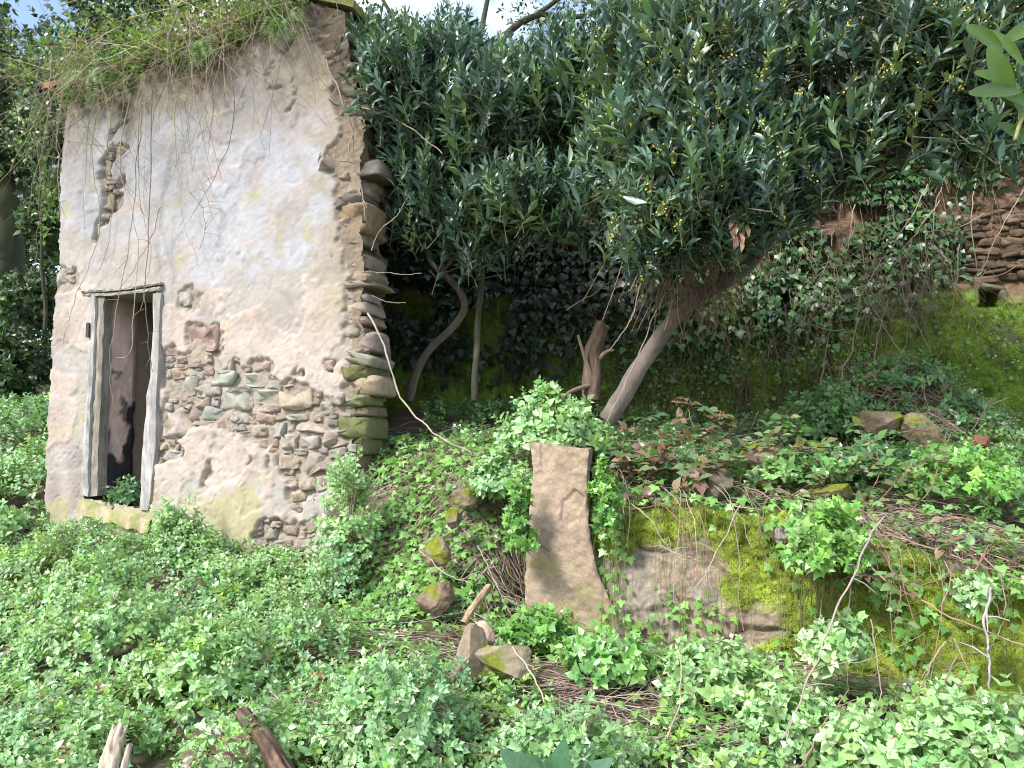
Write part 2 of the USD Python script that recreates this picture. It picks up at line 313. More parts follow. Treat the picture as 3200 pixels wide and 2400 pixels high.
spots = [Z2([(1385, 570), (1510, 580), (1510, 660), (1400, 650)]), Z2([(1790, 580), (1870, 570), (1850, 640), (1800, 630)]), Z2([(1650, 620), (1680, 690), (1640, 680)]), Z2([(985, 180), (1080, 165), (1070, 250), (1010, 300), (985, 270)]),
         Z2([(1090, 205), (1120, 260), (1060, 300), (1040, 290)]), Z2([(1420, 1480), (1480, 1440), (1620, 1480), (1900, 1400), (1900, 1800), (1350, 1800), (1400, 1640)]), Z2([(1480, 1100), (1520, 1200), (1480, 1170)]),
         Z2([(1170, 1130), (1195, 1180), (1150, 1240), (1140, 1300), (1125, 1240)]), Z2([(1380, 1060), (1400, 1150), (1385, 1180)]), Z1([(345, 1480), (440, 1470), (450, 1600), (335, 1620)]), Z1([(1470, 440), (1560, 500), (1500, 510)]), Z1([(1700, 60), (1840, 40), (1900, 560), (1840, 480), (1800, 300), (1700, 200)]),
         Z1([(1640, 170), (1650, 200), (1560, 330), (1500, 400), (1480, 440), (1470, 425), (1560, 320)]), Z1([(1640, 400), (1650, 500), (1600, 650), (1590, 640), (1630, 500)])]
edge_px = Z1([(1740, 0), (1800, 60), (1815, 280), (1840, 560), (1890, 700), (1780, 930), (1862, 960), (1858, 1200), (1900, 1480), (1908, 1659)]) + Z2([(1925, 150), (1900, 350), (1890, 450), (1930, 520), (1918, 680), (1900, 760), (1900, 1100), (1860, 1500)]) + [(400, 560), (400, 0)]
holes = [Polygon(p).buffer(0) for p in [crack, expo] + spots + [edge_px]]
du = .0115
uu = np.arange(-.12, 3.1, du); zz = np.arange(.45, 5.5, du); U, Z = np.meshgrid(uu, zz)
rough_n = lambda s, sc, oc=3: meshkit.fbm(np.stack([U * sc, Z * sc, 0 * U + s], -1), oc, s) - .5
PX, PY, _ = project(hw(U, 0, Z))
jx, jy = rough_n(1, 14, 4) * 14, rough_n(2, 14, 4) * 14
exposed = np.zeros(U.shape, bool)
for h in holes: exposed |= shapely.contains_xy(h, PX + jx, PY + jy)
import scipy.ndimage as ndi
ex = ndi.gaussian_filter(exposed.astype(float), .8)
big = rough_n(4, 2.2, 3); mid = rough_n(5, 7, 4); finen = rough_n(6, 34, 3)
second = sstep(rough_n(9, 3.4, 4) + .30 * sstep(PY, 250, 330) - .12, .10, .12)               # a thinner second coat, lost in places
second = ndi.gaussian_filter(second, .7)
# lower big flake of plaster stands proud
flake = shapely.contains_xy(Polygon(Z2([(1010, 1010), (1060, 965), (1200, 955), (1190, 1120), (1130, 1240), (1130, 1310), (1300, 1250), (1380, 1170), (1390, 1060), (1480, 1060), (1560, 1190), (1615, 1260), (1600, 1400), (1560, 1475), (1475, 1450), (1430, 1560), (1380, 1660), (1100, 1640), (900, 1400), (860, 1150)])), PX + jx * .7, PY + jy * .7)
fl = ndi.gaussian_filter(flake.astype(float), .8)
pits = sstep(rough_n(12, 26, 2), .2, .3)
V = -.028 * (1 - ex) - .010 * second * (1 - ex) - .016 * fl * (1 - ex) + big * .036 + mid * .008 + finen * .007 * (1 + 2 * ex) + .006 * pits * sstep(PY, 200, 420) + .03 * ndi.gaussian_filter(shapely.contains_xy(holes[0], PX + jx * .6, PY + jy * .6).astype(float), .8)
verge_y = np.interp(PX, [62, 110, 154, 227, 263, 308, 340], [103, 82, 79, 46, 30, 11, 2]); below = PY - verge_y
# colours that belong to the wall itself: limewash, ochre coat, damp moss, soot
white = np.array([.265, .268, .284]); pink = np.array([.262, .243, .226]); grey = np.array([.34, .315, .30])
line = np.interp(PX, [55, 70, 95, 160, 175, 215, 260, 340, 370], [212, 214, 262, 247, 262, 286, 268, 250, 240])
wmask = sstep(line - PY + rough_n(15, 9, 5) * 70, -3, 5)[..., None]
C = pink * (1 - wmask) + white * wmask
C = C * (1 - .55 * second[..., None] * (1 - wmask)) + (np.array([.36, .30, .26]) * .55) * second[..., None] * (1 - wmask)
blot = sstep(rough_n(16, 3.2, 5), -.05, .22)[..., None]; C = C * (1 - .35 * blot * wmask) + np.array([.30, .26, .23]) * .35 * blot * wmask
pk = sstep(rough_n(18, 4.5, 4), .08, .2)[..., None]; C = C * (1 - .22 * pk) + np.array([.30, .21, .17]) * .22 * pk
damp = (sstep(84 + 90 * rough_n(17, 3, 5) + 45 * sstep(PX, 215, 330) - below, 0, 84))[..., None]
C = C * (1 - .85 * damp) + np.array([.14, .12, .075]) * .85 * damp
edge = (sstep(PX + rough_n(19, 5, 4) * 90, 300, 348) * sstep(PY, 10, 80) * sstep(345 - PY, -60, 120))[..., None]; grime = sstep(rough_n(41, 2.6, 6) + .12 * sstep(190 - PY, 0, 150), .02, .24)[..., None]; C = C * (1 - .38 * grime) + np.array([.17, .15, .125]) * .38 * grime; C = C * (1 - .65 * edge) + np.array([.20, .165, .11]) * .65 * edge
stain = shapely.contains_xy(Polygon([(74, 470), (81, 440), (88, 470), (88, 500), (72, 515)]).buffer(3), PX + jx * 1.5, PY + jy * 1.5) | shapely.contains_xy(Polygon([(48, 480), (60, 470), (66, 490), (60, 530), (48, 530)]), PX + jx * 1.5, PY + jy * 1.5)
stain = ndi.gaussian_filter(stain.astype(float), 3)[..., None]; C = C * (1 - .6 * stain) + np.array([.12, .11, .11]) * .6 * stain
green = (sstep(rough_n(22, 4, 4) + .35 * sstep(PY, 430, 540) * sstep(350 - PX, 0, 100) - .1, .08, .26))[..., None]; C = C * (1 - .5 * green) + np.array([.25, .25, .09]) * .5 * green
lich = sstep(rough_n(23, 20, 3), .17, .24)[..., None] * sstep(PY, 120, 330)[..., None]; C = C * (1 - .25 * lich) + np.array([.2, .17, .14]) * .25 * lich
mort = np.where((PX > 322 + 30 * sstep(PY, 150, 300))[..., None], np.array([.16, .13, .095]), np.array([.225, .19, .158])) * (1 + .5 * mid[..., None]) * (1 - .5 * damp); C = C * (1 - ex[..., None]) + mort * ex[..., None]
rag = fac_poly.buffer(.0); inside = shapely.contains_xy(rag, U + rough_n(30, 11, 4) * .06, Z + rough_n(31, 11, 4) * .05) & ~shapely.contains_xy(door_poly, U + rough_n(32, 9, 4) * .03, Z)
nzz, nuu = U.shape; q = (np.arange(nzz - 1)[:, None] * nuu + np.arange(nuu - 1)[None])
ok = inside[:-1, :-1] & inside[1:, :-1] & inside[:-1, 1:] & inside[1:, 1:]
q = q[ok]; F = np.stack([q, q + 1, q + nuu + 1, q + nuu], 1)
used_v = np.unique(F); remap = -np.ones(U.size, int); remap[used_v] = np.arange(len(used_v))
WV = hw(U, V, Z).reshape(-1, 3)[used_v]; plaster = put(hut, 'front_wall', WV, remap[F], M_plaster, C.reshape(-1, 3)[used_v], smooth=True)
# rubble core behind the plaster
core = fac_poly.buffer(-.035).difference(door_poly.buffer(.02)); core = core if core.geom_type == 'Polygon' else max(core.geoms, key=lambda g: g.area)
ce = trimesh.creation.extrude_polygon(core.simplify(.01), .36, engine='earcut')
put(hut, 'wall_core', hw(ce.vertices[:, 0], ce.vertices[:, 2] + .045, ce.vertices[:, 1]), ce.faces[:, ::-1], M_stone, (.2, .155, .11))

def stone_mesh(cu, cz, w, h, v0, v1, rg, n=10, sq=.42, turn=.10):
    """a hewn stone: back ring at v0, face ring at v1 (v towards the wall)"""
    a = np.linspace(0, 2 * np.pi, n, endpoint=False) + rg.uniform(0, .5)
    c, s = np.cos(a), np.sin(a); ex_, ez_ = np.sign(c) * abs(c) ** sq * w / 2, np.sign(s) * abs(s) ** sq * h / 2
    k = 1 + rg.normal(0, .10, n); ex_, ez_ = ex_ * k, ez_ * k; rings = []; tr = rg.normal(0, turn); ex_, ez_ = ex_ * math.cos(tr) - ez_ * math.sin(tr), ex_ * math.sin(tr) + ez_ * math.cos(tr)
    tl = rg.normal(0, .12); tz = rg.normal(0, .10)
    for f, vv in ((1.0, v0), (1.0, v0 + (v1 - v0) * .55), (.93, v1 + .10 * (v0 - v1)), (.62, v1)):
        jit = rg.normal(0, .014 * min(w, h) / .1, n)
        rings.append(np.stack([cu + ex_ * f, vv + tl * ex_ * f + tz * ez_ * f + jit * (f < 1), cz + ez_ * f], 1))
    Vv = np.vstack(rings + [[[cu, v1 + rg.normal(0, .004), cz]]]); Ff = []
    for r in range(3):
        for j in range(n):
            b = (j + 1) % n; Ff += [[r * n + j, r * n + b, (r + 1) * n + b], [r * n + j, (r + 1) * n + b, (r + 1) * n + j]]
    for j in range(n): Ff.append([3 * n + j, 3 * n + (j + 1) % n, 4 * n])
    return hw(Vv[:, 0], Vv[:, 1], Vv[:, 2]), np.array(Ff)
rg = rng_(11)
grey_s, red_s, ochre_s, tan_s, cream_s = (.225, .21, .185), (.225, .175, .15), (.235, .197, .152), (.225, .197, .165), (.245, .222, .19)
ST = [(1130, 450, 165, 150, 1), (960, 520, 80, 50, 0), (945, 570, 60, 38, 1), (1010, 575, 66, 38, 1), (1080, 575, 68, 44, 1), (1145, 570, 62, 48, 0), (1240, 590, 105, 100, 0), (940, 605, 50, 22, 0), (1000, 610, 58, 24, 4), (1095, 605, 100, 20, 1), (1010, 645, 108, 58, 1), (938, 650, 38, 48, 0), (1100, 650, 74, 56, 0), (1160, 640, 56, 38, 1), (1220, 675, 185, 70, 4), (1010, 725, 175, 100, 0), (1125, 745, 100, 70, 0), (1195, 745, 46, 48, 0), (1410, 685, 130, 70, 4), (1445, 612, 115, 66, 1), (1520, 715, 90, 46, 3), (1600, 705, 74, 38, 1), (1310, 790, 175, 125, 0), (1485, 780, 145, 76, 0), (1640, 780, 185, 115, 2), (960, 800, 58, 18, 0), (1035, 820, 74, 42, 4), (1125, 810, 88, 56, 2), (1195, 805, 46, 48, 0), (1810, 840, 78, 66, 3), (1850, 790, 105, 56, 3), (985, 920, 165, 145, 0), (1090, 880, 66, 66, 3), (1185, 870, 125, 66, 0), (1130, 925, 120, 26, 3), (1300, 890, 56, 46, 0), (1345, 895, 70, 56, 3), (1425, 855, 110, 36, 3), (1510, 845, 76, 36, 1), (1398, 905, 46, 48, 2), (1470, 900, 92, 56, 1), (1330, 945, 66, 36, 0), (1440, 965, 86, 56, 3), (1540, 960, 68, 78, 0), (1610, 945, 36, 48, 0), (1720, 945, 150, 46, 2), (1650, 890, 115, 36, 4), (895, 1050, 66, 36, 2), (955, 1030, 40, 30, 3), (985, 1055, 28, 26, 1), (975, 1105, 105, 60, 0), (915, 1075, 36, 24, 3), (1600, 1020, 86, 76, 3), (1710, 1025, 105, 66, 0), (1860, 1000, 165, 85, 3), (1440, 1035, 76, 46, 3), (1510, 1030, 56, 46, 1), (1590, 1078, 56, 28, 0), (1660, 1082, 86, 32, 3), (1510, 1110, 64, 90, 2), (1590, 1140, 66, 72, 3), (1640, 1145, 44, 52, 2), (1750, 1140, 120, 105, 3), (1860, 1085, 95, 46, 3), (1700, 1225, 84, 110, 3), (1650, 1320, 76, 56, 2), (1790, 1250, 92, 76, 3), (1820, 605, 60, 54, 1), (1662, 655, 26, 60, 1), (1700, 1490, 86, 60, 3), (1600, 1510, 80, 44, 2), (1500, 1530, 60, 60, 3), (1780, 1440, 70, 60, 2), (1560, 1600, 110, 60, 3), (1700, 1600, 110, 80, 3), (1840, 1560, 90, 70, 3), (1030, 225, 70, 100, 4), (385, 75, 70, 40, 0), (380, 130, 90, 44, 0), (1760, 1340, 70, 50, 0), (1860, 1190, 90, 70, 2), (1560, 1380, 50, 40, 3)]
pal = [grey_s, red_s, ochre_s, tan_s, cream_s]
for x, y, w, h, k in ST:
    px, py = x * .18132, 256 + y * .18132; (u, z) = huz(px, py); s = (6.6 + .8 * (1 - u / 2.9)) / FPX * .18132
    Vs, Fs = stone_mesh(u, z, w * s * 1.12, h * s * 1.14, .03, -.010 - rg.uniform(0, .016), rg)
    put(plaster, 'stone', Vs, Fs, M_stone, np.array(pal[k]) * rg.uniform(.85, 1.12) * np.exp(rg.normal(0, .04, 3)), smooth=True)
CR = [(655, 620, 60, 110), (640, 700, 60, 70), (605, 780, 40, 50), (690, 830, 90, 60), (600, 860, 60, 50), (595, 920, 46, 80), (630, 995, 120, 40), (600, 1030, 60, 40), (605, 1110, 56, 110), (640, 1060, 40, 36), (580, 1190, 60, 46), (545, 1250, 36, 60)]
for x, y, w, h in CR:
    px, py = x * .18132, y * .18132; (u, z) = huz(px, py); s = 7.2 / FPX * .18132
    Vs, Fs = stone_mesh(u, z, w * s * .95, h * s * .95, .05, .012 - rg.uniform(0, .018), rg)
    put(plaster, 'stone', Vs, Fs, M_stone, np.array([(.215, .195, .15), (.235, .19, .155)][rg.integers(2)]) * rg.uniform(.8, 1.1), smooth=True)
taken = [(x * .18132, 256 + y * .18132, w * .18132, h * .18132) for x, y, w, h, k in ST]
for k in range(2600):                                             # small packing stones between them
    px, py = rg.uniform(155, 352), rg.uniform(335, 560)
    if not any(h.contains(shapely.Point(px, py)) for h in holes[1:8]): continue
    w, h = rg.uniform(7, 15), rg.uniform(5, 9)
    if any(abs(px - a) < (w + c) * .45 and abs(py - b) < (h + d) * .45 for a, b, c, d in taken): continue
    taken.append((px, py, w, h)); (u, z) = huz(px, py); s = (6.6 + .8 * (1 - u / 2.9)) / FPX
    Vs, Fs = stone_mesh(u, z, w * s * 1.1, h * s * 1.1, .03, -.006 - rg.uniform(0, .016), rg, 8)
    put(plaster, 'stone', Vs, Fs, M_stone, np.array(pal[rg.integers(5)]) * rg.uniform(.7, 1.05), smooth=True)
# the broken right edge: rough stones toothing out of the wall
QU = [(332, 38, 34, 16, 0), (338, 55, 27, 12, 0), (349, 71, 36, 22, 0), (340, 88, 36, 14, 0), (358, 93, 28, 10, 1), (366, 112, 34, 13, 1), (346, 106, 26, 12, 0), (339, 152, 30, 44, 2), (364, 168, 36, 20, 1), (350, 183, 26, 22, 3), (352, 201, 27, 12, 1), (357, 217, 34, 28, 4), (345, 223, 17, 12, 2), (350, 240, 36, 14, 0), (357, 259, 21, 16, 2), (360, 274, 26, 10, 3), (361, 284, 24, 8, 3), (361, 276 + 0, 20, 10, 3), (359, 296, 20, 8, 3), (355, 297, 18, 11, 2), (357, 308, 20, 13, 3), (361, 320, 17, 9, 2), (352, 332, 18, 12, 3), (364, 343, 32, 22, 3), (360, 358, 28, 11, 3), (355, 354, 15, 9, 2), (359, 372, 21, 17, 5), (361, 386, 32, 17, 2), (356, 401, 26, 12, 5), (359, 412, 20, 11, 0), (357, 427, 26, 19, 5), (352, 445, 26, 18, 5), (348, 463, 26, 18, 0), (346, 482, 28, 20, 0), (344, 502, 28, 20, 0), (342, 522, 30, 20, 0), (338, 122, 22, 18, 0), (331, 22, 36, 14, 5)]
qp = [(.13, .108, .075), (.095, .087, .075), (.22, .175, .135), (.205, .18, .145), (.21, .16, .105), (.11, .115, .05)]
for px, py, w, h, k in QU:
    (u, z) = huz(px - 3.5 + rg.uniform(-1.5, 2), py); s = 6.55 / FPX
    Vs, Fs = stone_mesh(u, z, (w + 8) * s * rg.uniform(.9, 1.2), h * s * rg.uniform(1.0, 1.3), .26 + rg.uniform(0, .12), -.012 + rg.uniform(-.02, .035), rg, 11, .40, .12)
    put(hut, 'edge_stone', Vs, Fs, M_stone, np.array(qp[k]) * rg.uniform(.85, 1.15) * np.exp(rg.normal(0, .05, 3)), smooth=True)
for k in range(26):                                               # the rougher heart of the wall behind them
    py = 30 + k * 19; px = np.interp(py, [20, 100, 168, 250, 300, 340, 430, 520], [338, 350, 362, 352, 354, 360, 356, 345]) + rg.uniform(-15, -6)
    (u, z) = huz(px, py); Vs, Fs = stone_mesh(u, z, rg.uniform(.2, .36), rg.uniform(.14, .34), .5, .14 + rg.uniform(-.08, .06), rg, 8, .6, .5)
    put(hut, 'edge_stone', Vs, Fs, M_stone, np.array([(.15, .125, .085), (.2, .16, .11)][rg.integers(2)]), smooth=True)
# other walls, lying behind the front
def boxm(u0, u1, v0, v1, z0, z1):
    b = trimesh.creation.box([1, 1, 1]).subdivide().subdivide().subdivide(); P = b.vertices + .5
    P = np.stack([u0 + P[:, 0] * (u1 - u0), v0 + P[:, 1] * (v1 - v0), z0 + P[:, 2] * (z1 - z0)], 1)
    P[:, :2] += (meshkit.fbm(P * 5, 3, 9)[:, None] - .5) * .03; return hw(P[:, 0], P[:, 1], P[:, 2]), b.faces[:, ::-1]
for nm, a in (('side_wall', (.05, .42, .38, 1.7, .6, 3.75)), ('side_wall', (1.95, 2.2, .38, 1.5, .7, 4.3)), ('back_wall', (.42, 1.95, 1.4, 1.7, .7, 4.3))):
    put(hut, nm, *boxm(*a), M_plaster, (.24, .19, .15))
# the plastered left reveal of the doorway, blackened by damp below
pz = np.linspace(.95, 3.02, 170); pv_ = np.linspace(.06, .42, 40); B_, A_ = np.meshgrid(pz, pv_, indexing='ij')
zt, zb_ = huz(*Z2([(586, 224)])[0])[1], huz(*Z2([(550, 1320)])[0])[1]; ut, ub_ = huz(*Z2([(583, 224)])[0])[0], huz(*Z2([(547, 1320)])[0])[0]
pn = meshkit.fbm(np.stack([A_ * 7, B_ * 7, 0 * A_], -1), 4, 40) - .5; pu = ub_ + (ut - ub_) * (B_ - zb_) / (zt - zb_) + pn * .03 - .02 * sstep(A_, .36, .42)
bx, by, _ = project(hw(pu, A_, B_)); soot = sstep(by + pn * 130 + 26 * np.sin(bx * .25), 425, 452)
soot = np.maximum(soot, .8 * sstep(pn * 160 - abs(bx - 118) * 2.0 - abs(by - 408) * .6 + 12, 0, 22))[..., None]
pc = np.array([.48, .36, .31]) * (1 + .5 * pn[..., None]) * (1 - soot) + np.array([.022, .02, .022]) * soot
n0, n1 = A_.shape; q = (np.arange(n0 - 1)[:, None] * n1 + np.arange(n1 - 1)[None]).ravel()
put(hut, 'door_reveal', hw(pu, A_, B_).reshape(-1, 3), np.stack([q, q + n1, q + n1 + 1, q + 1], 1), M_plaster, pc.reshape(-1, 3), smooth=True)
# door frame: weathered posts, sagging double lintel
def post(pts0, pts1, v0, v1, name, col, seed, parent):
    """prism whose front outline runs between two edges given in the photograph's pixels of the facade"""
    r = rng_(seed); n = 24; Bg = []
    e0 = spline(np.array(pts0, float), n); e1 = spline(np.array(pts1, float), n)
    u0, z0 = huz(e0[:, 0], e0[:, 1]); u1, z1 = huz(e1[:, 0], e1[:, 1])
    w = r.normal(0, .004, (6, n)); rows = [hw(u0 + w[0], v0 + w[4], z0), hw(u0 + (u1 - u0) * .5, v0 - .006 + w[2], z0 + (z1 - z0) * .5), hw(u1 + w[1], v0 + w[5], z1), hw(u1 + w[1], v1 + 0 * z1, z1), hw(u0 + w[0], v1 + 0 * z0, z0)]
    Vv = np.stack(rows, 1).reshape(-1, 3); k = 5; Ff = []
    for i in range(n - 1):
        for j in range(k): Ff += [[i * k + j, i * k + (j + 1) % k, (i + 1) * k + (j + 1) % k, (i + 1) * k + j]]
    Ff = np.array(Ff); Ff = np.vstack([Ff[:, [0, 1, 2]], Ff[:, [0, 2, 3]]])
    Ff = np.vstack([Ff, [[0, 2, 1], [0, 3, 2], [0, 4, 3]], np.array([[0, 1, 2], [0, 2, 3], [0, 3, 4]]) + (n - 1) * k])
    g = meshkit.fbm(Vv * np.array([40, 40, 5.]), 3, seed); c = np.array(col) * (.55 + .9 * g[:, None])
    return put(parent, name, Vv, Ff, M_wood, c)
frame = post(Z2([(526, 222), (512, 600), (490, 1000), (473, 1310)]), Z2([(552, 222), (540, 600), (520, 1000), (510, 1325)]), -.06, .05, 'door_post', (.27, .26, .25), 3, hut)
post(Z2([(556, 224), (544, 600), (524, 1000), (514, 1325)]), Z2([(590, 226), (578, 600), (562, 1000), (552, 1322)]), -.035, .075, 'post_lining', (.17, .15, .13), 4, frame)
hu, hz = huz(*Z2([(521, 415)])[0]); pb = trimesh.creation.box([.03, .02, .13]); put(frame, 'hinge', hw(pb.vertices[:, 0] + hu, pb.vertices[:, 1] - .075, pb.vertices[:, 2] + hz), pb.faces[:, ::-1], M_iron, (.035, .025, .02))
fr2 = post(Z2([(874, 215), (868, 500), (838, 800), (815, 1100), (800, 1395)]), Z2([(912, 212), (905, 500), (890, 800), (880, 1100), (845, 1400)]), -.065, .08, 'door_post', (.25, .24, .23), 5, hut)
lint = post(Z2([(478, 210), (600, 205), (760, 190), (915, 165)]), Z2([(480, 192), (600, 187), (760, 174), (912, 152)]), -.07, .03, 'lintel', (.21, .19, .17), 6, hut)
post(Z2([(480, 222), (600, 226), (760, 212), (905, 196)]), Z2([(480, 211), (600, 209), (760, 194), (908, 172)]), -.055, .34, 'lintel_board', (.27, .25, .23), 7, lint)
# broken threshold
su = np.linspace(*[huz(x, 500)[0] for x in (84, 156)], 40); sv = np.linspace(-.09, .5, 26); A_, B_ = np.meshgrid(su, sv)
sn = meshkit.fbm(np.stack([A_ * 7, B_ * 7, 0 * A_], -1), 4, 44) - .5
szt = huz(96, 500)[1] - .16 * (A_ - su[0]) / (su[-1] - su[0]) + sn * .09; szt[0] -= .12; szt[1] -= .02
th = sstep(sn, -.1, .15)[..., None]; tc = np.array([.33, .26, .19]) * (1 - th) + np.array([.17, .18, .07]) * th
q = (np.arange(25)[:, None] * 40 + np.arange(39)[None]).ravel()
put(hut, 'threshold', hw(A_, B_, szt).reshape(-1, 3), np.stack([q, q + 1, q + 41, q + 40], 1), M_stone, tc.reshape(-1, 3), smooth=True)
# roof: slab, verge tiles, the broken end beyond the ridge
def verge(px): return np.interp(px, [62, 308], [103, 8])
(ua, za), (ub, zb) = huz(58, verge(58) - 6), huz(308, 4); ub2 = ub + .02; zb2 = zb + .02
def slab(u0, z0, u1, z1, v0, v1, t):
    P = np.array([[u0, v0, z0], [u1, v0, z1], [u1, v1, z1], [u0, v1, z0], [u0, v0, z0 + t], [u1, v0, z1 + t], [u1, v1, z1 + t], [u0, v1, z0 + t]])
    m_ = trimesh.Trimesh(hw(P[:, 0], P[:, 1], P[:, 2]), [[0, 1, 2], [0, 2, 3], [4, 6, 5], [4, 7, 6], [0, 5, 1], [0, 4, 5], [1, 6, 2], [1, 5, 6], [2, 7, 3], [2, 6, 7], [3, 4, 0], [3, 7, 4]], process=False); return m_
s_ = slab(ua - .05, za - .01, ub2, zb2, .06, 1.85, .05).subdivide().subdivide()
roof = put(hut, 'roof', s_.vertices, s_.faces, M_wood, (.09, .065, .045))
sl2 = slab(ub2 + .003, zb2 + .0, *[a + b for a, b in zip(huz(352, 14), (.03, .02))], -.06, .9, .07).subdivide().subdivide(); sl2.vertices += (meshkit.fbm(sl2.vertices * 6, 3, 4)[:, None] - .5) * .05
put(roof, 'ridge_slab', sl2.vertices, sl2.faces, M_moss, (.13, .13, .05))
def barrel(p0, p1, r0, r1, flip=1):
    a = np.linspace(0, np.pi, 8); rings = []
    d = nrm(p1 - p0); sd = np.array([HV[0], HV[1], 0.0]); up = np.cross(sd, d); up = up if up[2] > 0 else -up
    for p, r in ((p0, r0), (p1, r1)):
        for rr in (r, r - .014): rings.append(p + rr * (np.cos(a)[:, None] * sd + flip * np.sin(a)[:, None] * up))
    Vv = np.vstack(rings); F_ = []
    for j in range(7):
        F_ += [[j, j + 1, 16 + j + 1, 16 + j], [8 + j + 1, 8 + j, 24 + j, 24 + j + 1], [j + 1, j, 8 + j, 8 + j + 1], [16 + j, 16 + j + 1, 24 + j + 1, 24 + j]]
    return Vv, np.array(F_)
for col_i, v_ in enumerate((.03, .23, .43)):
    for k in range(9):
        f0, f1 = k / 9 - .02, (k + 1) / 9 + .03
        p0 = hw(ua - .06 + (ub2 - ua + .06) * f0, v_, za - .01 + (zb2 - za + .0) * f0 + .045 + rg.normal(0, .02)); p1 = hw(ua - .06 + (ub2 - ua + .06) * f1, v_, za - .01 + (zb2 - za) * f1 + .035 + rg.normal(0, .008))
        put(roof, 'roof_tile', *barrel(p0, p1, .105, .085), M_tile, (np.array([.15, .075, .045]) if rg.random() < .6 else np.array([.09, .085, .035])) * rg.uniform(.6, 1.2), smooth=False)

# ================================================================ old stone wall across the back
BA, BB = np.array([-2.6, 9.0]), np.array([7.0, 7.3]); BL = np.linalg.norm(BB - BA); BU = (BB - BA) / BL; BV = np.array([-BU[1], BU[0]])
def bw(u, v, z):
    u, v, z = np.broadcast_arrays(np.asarray(u, float), np.asarray(v, float), np.asarray(z, float))
    return np.stack([BA[0] + u * BU[0] + v * BV[0], BA[1] + u * BU[1] + v * BV[1], z], -1)
def bpt(px, py, v=0.0):
    d = ray(px, py); o = BA + np.asarray(v, float)[..., None] * BV
    t = ((o - EYE[:2]) * BV).sum(-1) / (d[..., :2] * BV).sum(-1); return EYE + d * t[..., None]
def buz(px, py, v=0.0):
    P = bpt(px, py, v); return ((P[..., :2] - BA) * BU).sum(-1), P[..., 2]
back = thing('old_stone_wall', 'tall old stone wall behind the trees, mossy below and bare brown stone at its right end', 'wall', bw(BL / 2, 0, 1.8))
uu = np.arange(0, BL, .022); zz = np.arange(1.2, 5.5, .022); U, Z = np.meshgrid(uu, zz); PX, PY, _ = project(bw(U, 0, Z))
bn = lambda s, su, sz, oc=4: meshkit.fbm(np.stack([U * su, Z * sz, 0 * U + s], -1), oc, s) - .5
V = bn(1, 1.2, 1.2) * .18 + bn(2, 5, 11) * .07 + bn(3, 22, 30, 3) * .02
topz = 5.3 + .5 * (meshkit.fbm(np.stack([uu * 2, 0 * uu, 0 * uu], -1), 4, 6) - .5)
stripe = sstep(PY, 255, 300) * sstep(PX, 560, 640)
V = V + .10 * sstep(PY + bn(4, 2, 2) * 60, 285, 300) * -1
nich = [(975, 998, 291, 309), (776, 790, 293, 314)]
for x0, x1, y0, y1 in nich: V = np.where((PX > x0) & (PX < x1) & (PY > y0) & (PY < y1), V + .34, V)
mossk = sstep(PY + bn(6, 2.5, 2.5, 5) * 110, 268, 312)[..., None]
C = np.array([.155, .10, .065]) * (1 + 1.2 * bn(7, 6, 14)[..., None]) * (1 - .35 * sstep(bn(9, 3, 3), 0, .15)[..., None])
mc = np.array([.105, .165, .026]) * (1 + 1.4 * bn(8, 5, 5)[..., None]); bare = sstep(bn(10, 3, 4, 5), .12, .2)[..., None]; mc = mc * (1 - .8 * bare) + np.array([.05, .05, .035]) * .8 * bare
C = C * (1 - mossk) + mc * mossk
keepz = Z < topz[None]; nzz, nuu = U.shape; ok = keepz[:-1, :-1] & keepz[1:, :-1]; ok = ok[:, :] if ok.shape[1] == nuu - 1 else ok
q = (np.arange(nzz - 1)[:, None] * nuu + np.arange(nuu - 1)[None]); q = q[(keepz[:-1, :-1] & keepz[1:, :-1] & keepz[:-1, 1:] & keepz[1:, 1:])]
from scipy.interpolate import RegularGridInterpolator
BIP = RegularGridInterpolator((zz, uu), V, bounds_error=False, fill_value=0.0)
def bwall_off(P):
    q = P[:, :2] - BA; return BIP(np.stack([P[:, 2], q @ BU], 1))
bface = put(back, 'wall_face', bw(U, V, Z).reshape(-1, 3), np.stack([q, q + 1, q + nuu + 1, q + nuu], 1), M_moss, C.reshape(-1, 3), smooth=True)
hb = trimesh.creation.box([BL, .5, 3.7]).subdivide().subdivide(); put(back, 'wall_core', bw(hb.vertices[:, 0] + BL / 2, hb.vertices[:, 1] + .72, hb.vertices[:, 2] + 3.05), hb.faces, M_stone, (.12, .09, .06))
def bstone(px, py, w, h, col, r, proud=.07):
    u, z = buz(px, py); s = (8.7 - .15 * u / 2) / FPX
    keep_hw = globals()['hw']; globals()['hw'] = bw
    try: Vs, Fs = stone_mesh(u, z, w * s, h * s, .12, -proud - r.uniform(0, .05), r, 9, .5)
    finally: globals()['hw'] = keep_hw
    put(bface, 'stone', Vs, Fs, M_stone, col, smooth=True)
rs = rng_(77)
def course(x0, x1, y0, y1, hmin, hmax, wmin, wmax, cols, tilt=0.0):
    y = y0
    while y < y1:
        h = rs.uniform(hmin, hmax); x = x0 - rs.uniform(0, wmin)
        while x < x1:
            w = rs.uniform(wmin, wmax) * (1.4 if rs.random() < .15 else 1)
            c = np.array(cols[rs.integers(len(cols))]) * rs.uniform(.75, 1.2)
            if x + w > x0 + 4: bstone(x + w / 2, y + h / 2 + tilt * (x - x0) + rs.normal(0, 1.1), w * 1.08, h * rs.uniform(.9, 1.3), c, rs, rs.uniform(.015, .05))
            x += w
        y += h
brown = [(.10, .066, .043), (.08, .055, .037), (.12, .082, .058), (.065, .048, .036), (.11, .08, .05)]
